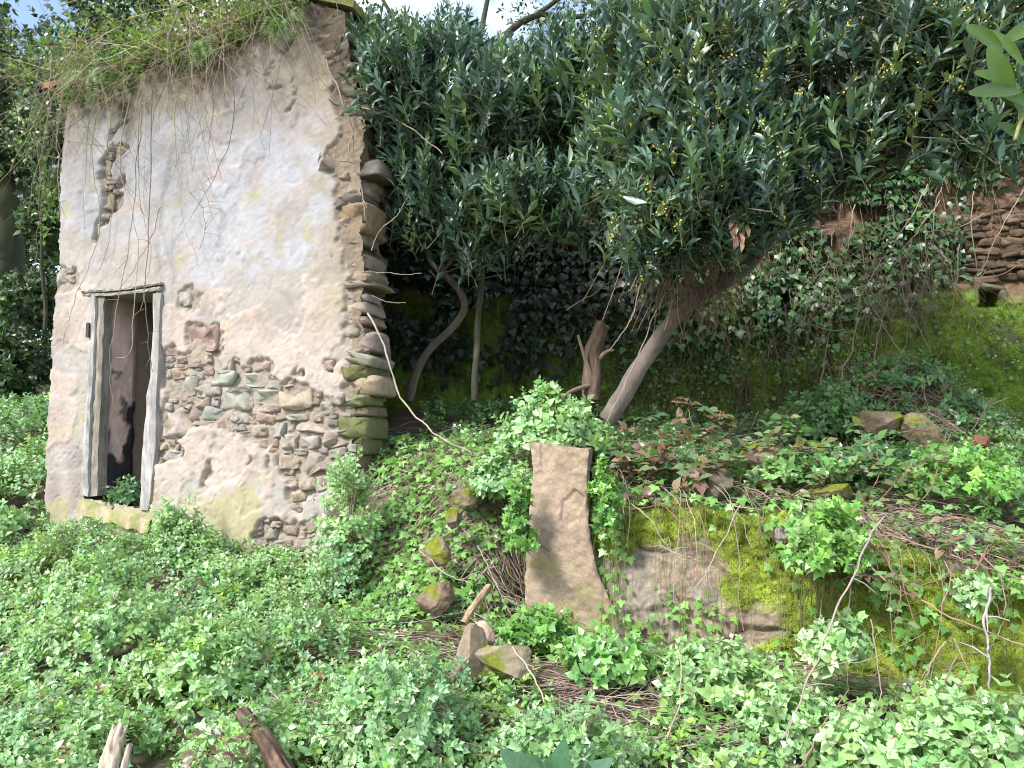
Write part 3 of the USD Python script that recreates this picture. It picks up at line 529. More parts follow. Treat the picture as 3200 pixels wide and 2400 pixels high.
pinkish = [(.27, .19, .15), (.23, .165, .128), (.29, .205, .155), (.2, .145, .105)]
course(964, 1060, 92, 283, 4, 9, 9, 26, brown, -.06)
course(762, 816, 122, 236, 7, 15, 14, 36, pinkish, -.08)
for nx_, x0, x1, y in ((0, 968, 1004, 287), (1, 968, 975, 300), (2, 999, 1006, 300)): bstone((x0 + x1) / 2, y, x1 - x0, 7 if nx_ == 0 else 18, (.10, .09, .06), rs, .06)

bF_ = np.stack([q, q + 1, q + nuu + 1, q + nuu], 1); bF_ = np.vstack([bF_[:, [0, 1, 2]], bF_[:, [0, 2, 3]]]); BWP = bw(U, V, Z).reshape(-1, 3); MK = (mossk[..., 0] * (PX > 560) * (PX < 1040)).reshape(-1)
# ================================================================ broken pillar of dressed sandstone
pil = thing('sandstone_pillar', 'upright dressed sandstone pillar with a flaking face at the end of the mossy wall', 'pillar', at(565, 630, 5.3))
def grid_face(L0, R0, Y0, Y1, nu, nv):
    """surface between two pixel edge curves placed at the depths Y0 (left) and Y1 (right)"""
    l = spline(np.array(L0, float), nv); r = spline(np.array(R0, float), nv); a = at(l[:, 0], l[:, 1], Y0); b = at(r[:, 0], r[:, 1], Y1)
    t = np.linspace(0, 1, nu)[None, :, None]; return a[:, None] * (1 - t) + b[:, None] * t
Gf_ = grid_face([(530, 442), (532, 470), (527, 530), (524, 580), (528, 660)], [(588, 449), (587, 490), (590, 540), (600, 580), (622, 622), (650, 668)], 5.36, 5.24, 70, 220)
nv, nu = Gf_.shape[:2]; gx_, gy_, _ = project(Gf_); nn = nrm(np.cross(Gf_[0, -1] - Gf_[0, 0], Gf_[-1, 0] - Gf_[0, 0])); nn = nn if nn[1] < 0 else -nn
pf = lambda s, sc, oc=4: meshkit.fbm(Gf_ * sc, oc, s) - .5
fx, fy = pf(1, 12) * 9, pf(2, 12) * 9
flk = shapely.contains_xy(Polygon([(563, 500), (575, 489), (584, 497), (583, 508), (577, 514), (578, 521), (567, 527), (560, 520)]), gx_ + fx * .5, gy_ + fy * .5)
flk2 = shapely.contains_xy(Polygon([(527, 440), (541, 441), (542, 470), (528, 477)]), gx_ + fx * .4, gy_ + fy * .4)
flk3 = shapely.contains_xy(Polygon([(520, 540), (546, 548), (550, 590), (540, 620), (520, 640)]), gx_ + fx, gy_ + fy)
d_ = pf(3, 5) * .03 + pf(4, 30, 3) * .010 + ndi.gaussian_filter(flk.astype(float), .7) * -.014 + ndi.gaussian_filter(flk2.astype(float), .7) * .010 + ndi.gaussian_filter(flk3.astype(float), .7) * -.012
eb = np.minimum(np.linspace(0, 1, nu), np.linspace(1, 0, nu))[None] * nu; d_ = d_ - .03 * np.clip(1 - eb / 4.0, 0, 1) ** 2 * (.5 + pf(13, 14) * 2.4)
Pf = Gf_ + d_[..., None] * nn + (np.sign(np.linspace(-1, 1, nu))[None, :, None] * RT) * (pf(14, 9) * .028 * np.clip(1 - eb / 8.0, 0, 1))[..., None]
back_off = np.array([.16, .985, 0]) * .30
pc = np.array([.245, .19, .138]) * (1 + .7 * pf(5, 6)[..., None]); pm = sstep(pf(6, 9), .12, .25)[..., None]; pc = pc * (1 - .5 * pm) + np.array([.2, .17, .12]) * .5 * pm
purp = sstep(pf(8, 4), .02, .18)[..., None]; pc = pc * (1 - .4 * purp) + np.array([.25, .18, .155]) * .4 * purp
gr = (sstep(pf(7, 6) + .2 * sstep(gy_, 560, 620) - .02, .1, .2))[..., None]; pc = pc * (1 - .5 * gr) + np.array([.2, .19, .07]) * .5 * gr
q = (np.arange(nv - 1)[:, None] * nu + np.arange(nu - 1)[None]).ravel(); Ff = [np.stack([q, q + nu, q + nu + 1, q + 1], 1)]
allV = [Pf.reshape(-1, 3)]; allC = [pc.reshape(-1, 3)]; off = nv * nu
for edge in (Pf[:, -1], Pf[:, 0][::-1], Pf[0][::1]):                # right side, left side, top
    k = len(edge); st = np.linspace(0, 1, 14)[:, None, None]; S = edge[None] + st * back_off
    S = S + ((meshkit.fbm(S * 9, 3, 12) - .5) * .03)[..., None] * sstep(st, 0, .15) ; allV.append(S.reshape(-1, 3)); allC.append(np.tile([.17, .135, .10], (14 * k, 1)) * (1 + (meshkit.fbm(S * 7, 3, 3) - .5).reshape(-1, 1)))
    q = (np.arange(13)[:, None] * k + np.arange(k - 1)[None]).ravel(); Ff.append(np.stack([q, q + 1, q + k + 1, q + k], 1) + off); off += 14 * k
put(pil, 'shaft', np.vstack(allV), np.vstack(Ff), M_stone, np.vstack(allC), smooth=True)

# ================================================================ low mossy wall running right from the pillar
lw = thing('low_mossy_wall', 'low broken retaining wall covered in yellow green moss right of the pillar', 'wall', (2.0, 4.7, .4))
wx = np.linspace(.54, 3.9, 260); wyv = yw(wx); ztop = np.array([zu(a, b + .25) for a, b in zip(wx, wyv)]) + .03 * np.sin(wx * 7); zbot = np.array([zl(a, b - .3) for a, b in zip(wx, wyv)]) - .12
tn = np.linspace(0, 1, 90); WXX, TT = np.meshgrid(wx, tn); tang = np.gradient(wyv, wx); nw = nrm(np.stack([tang, -np.ones_like(tang), 0 * tang], 1))
ZZ = zbot[None] + (ztop - zbot)[None] * TT; B0 = np.stack([WXX, np.broadcast_to(wyv, WXX.shape), ZZ], -1)
ln = lambda s, sc, oc=4, p=None: meshkit.fbm((B0 if p is None else p) * sc, oc, s) - .5
d_ = ln(1, 1.6) * .30 + ln(2, 5) * .12 + ln(3, 24, 3) * .03 + ln(4, 60, 2) * .012 - .13 * TT ** 2 + .11 - .05 * np.clip(1 - abs(ln(5, 2.6, 3)) * 22, 0, 1)
top_round = sstep(TT, .86, 1.0); P0 = B0 + (d_ - .16 * top_round)[..., None] * nw[None] - np.array([0, 0, .07]) * top_round[..., None]
lx, ly, _ = project(P0)
mossy = sstep(ln(6, 3, 5) * 1.2 + .32 - .6 * sstep(ly + (lx - 600) * -.15, 530, 560) * sstep(740 - lx, -30, 60) - .25 * sstep(ly, 570, 620) * sstep(800 - lx, -20, 60), .02, .16)[..., None]
sc_ = np.array([.25, .20, .15]) * (1 + .9 * ln(7, 6)[..., None]); gs = sstep(ln(8, 2.5), -.02, .1)[..., None]; sc_ = sc_ * (1 - gs * .6) + np.array([.20, .185, .16]) * gs * .6
mc = np.array([.165, .215, .03]) * (1 + 1.3 * ln(9, 7)[..., None]); dk = .7 * sstep(ln(10, 8), .08, .24)[..., None]; mc = mc * (1 - .5 * dk) + np.array([.085, .07, .02]) * .5 * dk
Cc = sc_ * (1 - mossy) + mc * mossy
nv, nu = WXX.shape; q = (np.arange(nv - 1)[:, None] * nu + np.arange(nu - 1)[None]).ravel()
# the moss itself stands up in small cushions
P0 = P0 + (mossy[..., 0] * (.012 + .035 * np.clip(ln(11, 26, 3), -.2, .5)))[..., None] * nw[None]
put(lw, 'wall_face', P0.reshape(-1, 3), np.stack([q, q + 1, q + nu + 1, q + nu], 1), M_moss, Cc.reshape(-1, 3), smooth=True)
def zs(x, y):
    g = zg(x, y); on = (x > .58) & (x < 3.85) & (y > yw(x) - .16); return np.where(on, np.maximum(g, zu(x, np.maximum(y, yw(x) + .25)) - .05), g)
# single moss tufts give the cushions their pile
def tufts(parent, P, F, k, n, seed, cols, L=.013):
    r = rng_(seed); F = F[k[F].max(1) > 0]; tri = P[F]; wgt = np.linalg.norm(np.cross(tri[:, 1] - tri[:, 0], tri[:, 2] - tri[:, 0]), axis=1) * k[F].mean(1); f = r.choice(len(F), n, p=wgt / wgt.sum()); a = r.random((n, 2)); a = np.where(a.sum(1, keepdims=True) > 1, 1 - a, a)
    Q = tri[f, 0] + (tri[f, 1] - tri[f, 0]) * a[:, :1] + (tri[f, 2] - tri[f, 0]) * a[:, 1:]; nn_ = nrm(np.cross(tri[f, 1] - tri[f, 0], tri[f, 2] - tri[f, 0])); nn_ = np.where((nn_ * (EYE - Q)).sum(1, keepdims=True) < 0, -nn_, nn_)
    LV = Leaves(SMALL); LV.add(Q - nn_ * .002, nn_ + r.normal(0, .55, (n, 3)) + [0, 0, .3], r.normal(size=(n, 3)), L * r.uniform(.6, 1.4, n), L * .6, palette(r, n, cols, .25)); V_, F_, C_ = LV.mesh(); put(parent, 'moss', V_, F_, M_moss_leaf, C_, kind='stuff')
lq = np.stack([q, q + 1, q + nu + 1, q + nu], 1); lq = np.vstack([lq[:, [0, 1, 2]], lq[:, [0, 2, 3]]])
tufts(lw, P0.reshape(-1, 3), lq, mossy.reshape(-1) ** 2 * (ly.reshape(-1) > 440), 46000, 71, [(.175, .235, .03), (.22, .28, .04), (.13, .185, .026), (.15, .14, .04)])
tufts(back, BWP, bF_, MK, 26000, 72, [(.10, .175, .026), (.14, .215, .04), (.08, .13, .022)], .02)
def rock(parent, name, c, size, seed, col, moss=0.0, mosscol=(.13, .15, .02), sub=4, flat=5, label=None, mat=None, rot=0.0, thing_args=None):
    r = rng_(seed); m = trimesh.creation.icosphere(sub); P = m.vertices.copy()
    P = P * (1 + .5 * (meshkit.fbm(P * 1.3 + seed, 2, seed)[:, None] - .5))
    for k in range(flat + 5):                                     # broken flat faces
        n = nrm(r.normal(size=3)); h = r.uniform(.45, .8); d = P @ n; P = P - np.clip(d - h, 0, None)[:, None] * n * .94
    P = P * (1 + .16 * (meshkit.fbm(P * 4 + seed, 3, seed)[:, None] - .5)); P = P * (1 + .10 * (meshkit.fbm(P * 11 + seed, 3, seed)[:, None] - .5))
    R = trimesh.transformations.euler_matrix(r.normal(0, .12), r.normal(0, .12) , rot)[:3, :3]; Q = (P * np.asarray(size)) @ R.T + np.asarray(c)
    n = meshkit.fbm(Q * 5 + seed, 4, seed) - .5; cc = np.array(col) * (1 + 1.0 * n[:, None])
    if moss:
        nz = nrm((P) @ R.T)[:, 2]; k = sstep(nz * .45 + n * 3.4 + moss - .45, 0, .35)[:, None]; cc = cc * (1 - k) + np.array(mosscol) * (1 + n[:, None]) * k
    if thing_args: parent = None
    return put(parent, name, Q, m.faces, mat or M_stone, cc, smooth=True, label=label, **(thing_args or {}))
for i, (px, py, Y, sx, sy, sz, col, ms) in enumerate([(795, 530, 4.72, .09, .10, .10, (.22, .20, .18), .1),         (712, 600, 4.93, .13, .09, .07, (.2, .18, .155), .1)]):
    rock(lw, 'stone', at(px, py, Y) + [0, .11, 0], (sx * 1.2, sy * .75, sz * 1.1), 300 + i, col, ms, flat=7, mat=M_stone if ms < .5 else M_moss)
# ================================================================ trees
def ell(rg, n, c, r, shell=.45):
    d = nrm(rg.normal(size=(n, 3))); rad = shell + (1 - shell) * rg.random(n) ** .6; rad = np.where(rg.random(n) < .3, rg.random(n) ** .5, rad)
    return np.asarray(c) + d * rad[:, None] * np.asarray(r), d
def limb_tube(parent, name, pts, r0, r1, col, seed, n=40, sides=12, rough=.05, mat=None, label=None):
    P = spline(pts, n); g = rng_(seed); P = P + (meshkit.fbm(P * 4, 3, seed)[:, None] - .5) * .03 * np.array([1, 1, .3]); r = np.linspace(r0, r1, n) * (1 + .16 * (meshkit.fbm(P * 7, 2, seed) - .5))
    V, F = tube(P, r, sides, rg=g, rough=rough); c = np.array(col) * (1 + 1.0 * (meshkit.fbm(V * np.array([9, 9, 5]), 4, seed) - .5)[:, None])
    put(parent, name, V, F, mat or M_bark, c, smooth=True, label=label); return P
bay_cols = [(.05, .092, .078), (.06, .108, .086), (.072, .128, .082), (.042, .078, .07), (.088, .148, .075)]
def bay(name, label, base, limbs, lobes, seed, L=.13, fl=0.0, nparts=300, twigcol=(.11, .10, .06), cols=bay_cols, up=.95, group=None):
    rg = rng_(seed); t = thing(name, label, 'tree', base, group); skel = []
    for i, (nm, pts, r0, r1, col) in enumerate(limbs):
        P = limb_tube(t, nm, pts, r0, r1, col, seed + i, label=None); skel.append(P[len(P) // 3:])
    skel = np.vstack(skel); LV = Leaves(LANCE); stems = Bag(); FLW = Leaves(ROUND)
    tw = Bag()
    for (px, py, Y, rpx, rpy, rd, n, *o) in lobes:
        n = int(n * 1.12); c = at(px, py, Y); s = Y / FPX; P, d = ell(rg, n, c, (rpx * s, rd, rpy * s))
        A = nrm(d * .5 + np.array([0, -.22, o[0] if o else up]) + rg.normal(0, .36, (n, 3)))
        shoots(LV, rg, P, A, 12, .025, L, .33, 1.05, .24, cols, stems, (.10, .12, .05), .0028, extra=lambda cc, tt: cc * (1.0 + .25 * (1 - tt)))
        near = skel[np.argmin(((P[:, None] - skel[None]) ** 2).sum(-1), 1)]; b = P - A * .27
        mid = b * .55 + near * .45 + np.array([0, 0, -.06]) + rg.normal(0, .05, (n, 3)); pick = rg.random(n) < .55
        V, F, _ = tubes_batch(np.stack([near, mid, b, P - A * .05], 1)[pick], .0075, .003, 4); tw.add(V, F, np.array(twigcol))
        if fl:
            k = np.nonzero(rg.random(n) < fl)[0]
            for j in k:
                for s_ in range(rg.integers(2, 5)):
                    q = P[j] - A[j] * (.02 + .05 * s_) + nrm(EYE - P[j]) * .025; m = rg.integers(5, 10); off = rg.normal(0, .017, (m, 3))
                    D = nrm(rg.normal(size=(m, 3)))
                    FLW.add(q + off, D, rg.normal(size=(m, 3)) + [0, -1, .3], .0135, .0135, palette(rg, m, [(.46, .38, .07), (.42, .36, .09), (.34, .32, .07)], .18))
    tw.put(t, 'twigs', M_bark, smooth=True, kind='stuff'); stems.put(t, 'shoots', M_bark, kind='stuff')
    LV.put(t, M_bay, nparts, 'foliage')
    if fl: FLW.put(t, M_flower, 0, 'blossom')
    return t
bk = (.12, .10, .085); bkd = (.09, .075, .055)
p1 = [at(*q) for q in ((608, 420, 6.6), (650, 352, 6.45), (690, 302, 6.3), (745, 268, 6.1), (800, 190, 5.9), (850, 110, 5.7))]
bay('bay_laurel_tree', 'leaning bay laurel with a thick slanting grey trunk and clusters of yellow blossom', at(608, 420, 6.6),
    [('trunk', p1, .076, .042, bk), ('limb', [at(678, 315, 6.35), at(666, 270, 6.2), at(668, 200, 6.0), at(672, 90, 5.8)], .035, .018, bkd), ('limb', [at(722, 285, 6.15), at(728, 225, 6.0), at(735, 120, 5.7), at(700, 20, 5.6)], .04, .018, bkd), ('limb', [at(770, 240, 6.0), at(860, 170, 5.6), at(920, 100, 5.3), at(960, 20, 5.1)], .03, .016, bkd), ('limb', [at(760, 255, 6.0), at(700, 210, 5.5), at(660, 140, 5.3)], .028, .014, bkd)],
    [(700, 60, 5.5, 95, 110, .75, 330), (700, 175, 5.25, 92, 75, .6, 290), (830, 40, 5.7, 110, 95, .7, 330), (945, 45, 5.3, 85, 85, .6, 290), (655, 225, 5.3, 48, 42, .4, 90), (746, 208, 5.3, 38, 26, .35, 56, .3), (880, 112, 5.5, 62, 45, .45, 110), (975, 112, 5.2, 55, 44, .4, 110), (620, 120, 5.7, 45, 100, .5, 120), (1000, -10, 5.3, 60, 60, .6, 110), (600, 165, 5.9, 38, 55, .4, 90), (795, 178, 5.5, 28, 32, .35, 46), (640, 10, 5.8, 60, 50, .5, 110), (690, 112, 5.3, 95, 40, .5, 150), (785, 125, 5.4, 48, 42, .45, 90), (850, 150, 5.5, 40, 26, .35, 46)],
    101, fl=.24)
# withered brown leaves under the crown
rg = rng_(5)
t = [p for p in used if p[1] == 'bay_laurel_tree'] and '/World/bay_laurel_tree'
DL = Leaves(LANCE); P = np.array([at(738 + rg.normal(0, 5), 218 + 8 * k % 22, 5.05) for k in range(11)]); DL.add(P, rg.normal(0, .25, (11, 3)) + [0, 0, -1], rg.normal(0, .4, (11, 3)) + [0, -1, 0], .10, .036, palette(rg, 11, [(.28, .14, .08), (.33, .19, .12)], .15)); DL.put(t, M_bay, 11, part='withered_leaf', minpx=0)
bay('bay_laurel_tree', 'bay laurel with a pale crooked trunk bending left beside the ruined hut', at(410, 395, 7.4),
    [('trunk', [at(*q) for q in ((408, 400, 7.4), (425, 355, 7.35), (452, 328, 7.3), (464, 306, 7.25), (452, 282, 7.2), (432, 262, 7.15), (424, 225, 7.1), (424, 150, 7.0), (410, 60, 6.9))], .042, .02, (.085, .072, .058)), ('limb', [at(440, 272, 7.15), at(450, 262, 7.1), at(462, 235, 7.0), at(470, 160, 6.8)], .018, .01, bkd), ('limb', [at(424, 180, 7.0), at(390, 110, 6.9), at(375, 40, 6.8)], .02, .01, bkd)],
    [(402, 85, 6.7, 62, 72, .7, 290), (372, 45, 6.8, 34, 45, .5, 90), (425, 165, 6.8, 52, 34, .5, 130), (385, 150, 6.9, 24, 60, .4, 80), (450, 60, 6.8, 45, 40, .5, 130), (440, 210, 6.8, 60, 26, .4, 70), (455, 35, 7.2, 40, 30, .5, 80)], 202, nparts=220)
bay('bay_laurel_tree', 'bay laurel with a slim straight upright trunk between the two crooked ones', at(478, 330, 7.3),
    [('trunk', [at(*q) for q in ((474, 400, 7.35), (478, 325, 7.3), (482, 270, 7.25), (490, 222, 7.1), (500, 150, 6.8), (520, 60, 6.6))], .032, .017, (.065, .063, .042)), ('limb', [at(490, 222, 7.1), at(530, 170, 6.8), at(565, 100, 6.5)], .022, .012, bkd), ('limb', [at(488, 240, 7.1), at(520, 232, 6.9), at(560, 215, 6.6)], .014, .008, bkd)],
    [(505, 105, 6.4, 75, 68, .6, 310), (560, 80, 6.3, 55, 66, .6, 220), (530, 180, 6.3, 66, 30, .5, 150), (480, 195, 6.6, 44, 28, .4, 70), (565, 215, 6.3, 36, 18, .3, 26), (470, 235, 6.7, 40, 25, .3, 22)], 303, nparts=260)
# near spray of bay leaves reaching in at the upper right
rg = rng_(9); t = thing('bay_branch', 'out of focus bay branch of big bright leaves reaching in at the top right corner', 'branch', at(1060, 60, 1.15))
Pb = spline([at(1090, 40, 1.2), at(1040, 85, 1.15), at(1022, 118, 1.12), at(1015, 140, 1.1)], 14); V, F = tube(Pb, np.linspace(.004, .0025, 14), 7); put(t, 'stem', V, F, M_twig, (.14, .15, .05), smooth=True)
for (bx, by, tx, ty, Y, wv, c) in [(1022, 55, 977, 20, 1.15, .034, (.10, .20, .03)), (1042, 70, 1000, 22, 1.18, .03, (.13, .24, .04)), (1030, 112, 1002, 34, 1.12, .036, (.09, .19, .03)), (1040, 90, 984, 68, 1.14, .03, (.11, .22, .035)), (1040, 92, 978, 92, 1.1, .03, (.09, .17, .05)), (1048, 108, 1000, 82, 1.12, .032, (.08, .17, .03)), (1045, 128, 1010, 60, 1.16, .034, (.10, .21, .03)), (1060, 20, 1014, 44, 1.2, .03, (.12, .22, .04)), (1055, 150, 1008, 118, 1.13, .028, (.10, .19, .04))]:
    LV = Leaves(LANCE); a, b = at(bx - 16, by, Y), at(tx - 16, ty, Y - .02); c = np.array(c) * .5; LV.add(a[None], (b - a)[None], np.array([[.3 * rg.normal(), -.95, .25]]), np.linalg.norm(b - a), wv, np.array(c)); V, F, C = LV.mesh()
    m = trimesh.Trimesh(V, F, process=False).subdivide_loop(2); put(t, 'leaf', m.vertices, m.faces, M_star, np.array(c), smooth=True)

# background trees: left of the hut, and beyond the wall
def leafy_tree(name, label, base, limbs, lobes, seed, tmpl, L, wr, cols, mat, nparts=0, cat='tree', kind=None, droop=0.0, spacing=.03, nl=7, col=(.08, .075, .05), tcol=(.03, .034, .016)):
    rg = rng_(seed); t = thing(name, label, cat, base, kind=kind)
    for i, (nm, pts, r0, r1) in enumerate(limbs): limb_tube(t, nm, pts, r0, r1, tcol, seed + i)
    LV = Leaves(tmpl); st = Bag()
    for (px, py, Y, rpx, rpy, rd, n) in lobes:
        s = Y / FPX; P, d = ell(rg, n, at(px, py, Y), (rpx * s, rd, rpy * s), .3); A = nrm(d * .6 + [0, -.3, .35 - droop] + rg.normal(0, .4, (n, 3)))
        shoots(LV, rg, P, A, nl, spacing, L, wr, 1.4, .6, cols, st, col, .003, jit=.4)
    st.put(t, 'twigs', M_bark, kind='stuff'); LV.put(t, mat, nparts, 'crown'); return t
ivc = [(.028, .058, .022), (.04, .08, .026), (.05, .10, .03), (.022, .045, .02)]
brc = [(.06, .12, .03), (.08, .15, .035), (.045, .09, .03), (.10, .17, .04)]
leafy_tree('ivy_clad_tree', 'old tree smothered in glossy ivy at the left edge behind the hut', at(4, 330, 9.6),
    [('trunk', [at(-6, 380, 9.6), at(2, 280, 9.6), at(6, 200, 9.5), at(-4, 90, 9.4), at(-20, -30, 9.4)], .26, .16), ('limb', [at(4, 180, 9.5), at(40, 110, 9.3), at(90, 40, 9.2), at(130, -40, 9.2)], .10, .05), ('limb', [at(0, 120, 9.5), at(-40, 40, 9.4), at(-60, -40, 9.4)], .09, .05)],
    [(18, 62, 9.3, 70, 70, .9, 360), (20, 150, 9.3, 48, 40, .6, 260), (70, 90, 9.2, 50, 60, .6, 220), (48, 215, 9.0, 20, 50, .5, 210), (40, 130, 9.0, 36, 40, .4, 150), (35, 300, 9.0, 34, 34, .5, 230), (120, 20, 9.2, 70, 50, .8, 300), (200, -20, 9.2, 90, 40, .8, 300), (-40, 180, 9.6, 50, 160, .7, 300), (8, 360, 9.4, 50, 40, .5, 260)], 401, IVY, .085, .85, ivc, M_ivy, 120)
leafy_tree('hedge', 'dark dense hedge far back on the left between the hut and the picture edge', at(20, 330, 11.5), [],
    [(10, 300, 11.5, 110, 120, .6, 1150), (30, 200, 11.8, 100, 70, .6, 650), (60, 380, 11.0, 60, 50, .4, 400)], 402, SMALL, .11, .6, [(.02, .045, .015), (.03, .06, .02)], M_ivy, 0, 'hedge', nl=9)
leafy_tree('background_tree', 'small leaved tree rising beyond the stone wall against the sky', at(480, 300, 11.5),
    [('trunk', [at(470, 320, 11.6), at(465, 150, 11.6), at(480, 40, 11.5), at(500, -60, 11.5)], .06, .03), ('limb', [at(478, 60, 11.5), at(530, 18, 11.4), at(590, 14, 11.3), at(660, -30, 11.3)], .06, .02), ('limb', [at(470, 100, 11.5), at(410, 40, 11.4), at(370, -20, 11.4)], .05, .02), ('limb', [at(535, 16, 11.4), at(560, -2, 11.4), at(600, -30, 11.4)], .04, .02)],
    [(400, 60, 10.8, 60, 36, .8, 300), (480, 66, 10.6, 70, 30, .8, 340), (560, 55, 10.8, 60, 26, .8, 280), (370, 25, 11.2, 40, 24, .6, 110), (620, 25, 11.2, 50, 30, .7, 170), (690, 10, 11.0, 60, 30, .7, 180), (560, 8, 11.4, 70, 14, .6, 60), (450, 22, 11.4, 34, 12, .5, 36), (820, 10, 10.5, 110, 60, .7, 420), (960, 0, 10.2, 100, 60, .7, 380)], 403, SMALL, .085, .6, ivc + [(.06, .11, .03)], M_ivy, 0, nl=8)

leafy_tree('shrub', 'straggling light green shrub beside the left end of the hut roof', at(40, 300, 8.3),
    [('stem', [at(45, 330, 8.3), at(42, 220, 8.2), at(50, 120, 8.0), at(30, 40, 7.9)], .02, .008), ('stem', [at(42, 200, 8.2), at(20, 120, 8.0), at(-5, 60, 7.9)], .014, .006)],
    [(38, 120, 7.9, 34, 60, .4, 110), (20, 60, 7.9, 40, 40, .4, 80), (60, 60, 7.8, 34, 40, .4, 90), (48, 190, 8.0, 16, 50, .3, 50)], 404, OVATE, .055, .6, [(.09, .16, .05), (.12, .2, .06), (.07, .13, .04)], M_pell, 60, cat='shrub')
# ================================================================ ivy on the old wall
def wall_ivy(name, label, regions, seed, tmpl, L, cols, mat, nparts, part='leaf', cat='ivy', wr=.95, off=(.02, .2)):
    rg = rng_(seed); Ps = []
    for (px, py, rx, ry, n) in regions:
        n = int(n * 1.5); a = rg.normal(0, .5, (n, 2)); x, y = px + a[:, 0] * rx, py + a[:, 1] * ry; o = -rg.uniform(off[0], off[1], n); k = meshkit.fbm(np.stack([x / 38, y / 30, 0 * x], 1), 3, seed) > .36
        Q0 = bpt(x, y, o)[k]; Q0[:, :2] += bwall_off(Q0)[:, None] * BV; Ps.append(Q0)
    P = np.vstack(Ps); m = len(P); t = thing(name, label, cat, P.mean(0)); LV = Leaves(tmpl); st = Bag()
    D = np.array([0, -.35, -1.0]) + rg.normal(0, .5, (m, 3)); N = np.array([-BV[0], -BV[1], .55]) + rg.normal(0, .42, (m, 3))
    l = L * rg.uniform(.6, 1.3, m); LV.add(P, D, N, l, l * wr, palette(rg, m, cols, .2))
    k = rg.choice(m, m // 9, replace=False); Q = P[k]; S = np.stack([Q + [0, .05, .0], Q + rg.normal(0, .05, (len(k), 3)) + [0, .04, -.2], Q + rg.normal(0, .12, (len(k), 3)) + [0, .02, -.45]], 1)
    V, F, _ = tubes_batch(S, .005, .003, 3); st.add(V, F, np.array([.10, .08, .055])); st.put(t, 'vines', M_twig, kind='stuff'); LV.put(t, mat, nparts, 'leaves', part, 7.0)
    return t
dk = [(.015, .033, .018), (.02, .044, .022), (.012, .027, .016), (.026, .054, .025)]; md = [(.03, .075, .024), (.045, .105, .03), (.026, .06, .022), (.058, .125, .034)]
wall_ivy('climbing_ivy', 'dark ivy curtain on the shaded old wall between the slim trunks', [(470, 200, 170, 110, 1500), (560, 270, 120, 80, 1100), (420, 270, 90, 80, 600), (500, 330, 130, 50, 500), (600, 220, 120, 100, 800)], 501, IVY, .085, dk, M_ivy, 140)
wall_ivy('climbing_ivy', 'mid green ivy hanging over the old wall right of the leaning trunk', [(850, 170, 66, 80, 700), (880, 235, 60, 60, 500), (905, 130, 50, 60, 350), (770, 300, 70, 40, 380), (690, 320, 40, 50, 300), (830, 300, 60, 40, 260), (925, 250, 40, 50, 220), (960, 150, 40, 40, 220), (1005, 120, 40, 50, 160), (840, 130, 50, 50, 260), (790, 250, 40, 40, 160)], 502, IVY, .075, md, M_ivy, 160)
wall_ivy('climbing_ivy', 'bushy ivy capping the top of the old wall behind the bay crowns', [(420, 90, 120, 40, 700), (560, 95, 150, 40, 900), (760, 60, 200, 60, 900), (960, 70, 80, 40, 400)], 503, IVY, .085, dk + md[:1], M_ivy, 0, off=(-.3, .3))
wall_ivy('pennywort', 'pale round pennywort leaves scattered down the mossy foot of the old wall', [(655, 335, 60, 60, 330), (700, 375, 90, 60, 420), (750, 355, 60, 50, 260), (820, 330, 60, 50, 160), (930, 360, 90, 50, 90), (1000, 330, 40, 40, 40)], 504, ROUND, .036, [(.11, .20, .06), (.08, .16, .05), (.14, .24, .08)], M_moss_leaf, 0, cat='plant', wr=1.0, off=(.01, .07))
wall_ivy('fleabane', 'tiny leaved green herb spreading over the mossy foot of the old wall', [(720, 340, 130, 70, 1500), (650, 390, 90, 50, 500), (560, 370, 120, 60, 500), (830, 350, 70, 60, 500)], 505, SMALL, .03, [(.05, .13, .02), (.07, .17, .03), (.04, .10, .02)], M_moss_leaf, 0, cat='plant', wr=.7, off=(.01, .06))

# ================================================================ ground plants
def on_ground(px, py, lo=2.6, hi=9.5):
    """where the view through these pixels meets the ground"""
    px, py = np.atleast_1d(np.asarray(px, float)), np.atleast_1d(np.asarray(py, float)); d = ray(px, py); d = d / d[:, 1:2]; Ys = np.arange(lo, hi, .04); best = np.full(len(px), np.nan)
    Q = EYE[None, None] + d[:, None] * Ys[None, :, None]; hit = Q[..., 2] < zs(Q[..., 0], Q[..., 1]); first = hit.argmax(1); best = np.where(hit.any(1), Ys[first], hi)
    P = EYE + d * best[:, None]; P[:, 2] = np.minimum(P[:, 2], zs(P[:, 0], P[:, 1])); return P, hit.any(1)
pellc = [(.19, .335, .14), (.215, .37, .165), (.155, .29, .11), (.25, .405, .20)]
yelc = [(.18, .33, .06), (.21, .37, .07)]
starc = [(.13, .28, .06), (.16, .33, .075), (.11, .23, .05), (.19, .36, .10)]
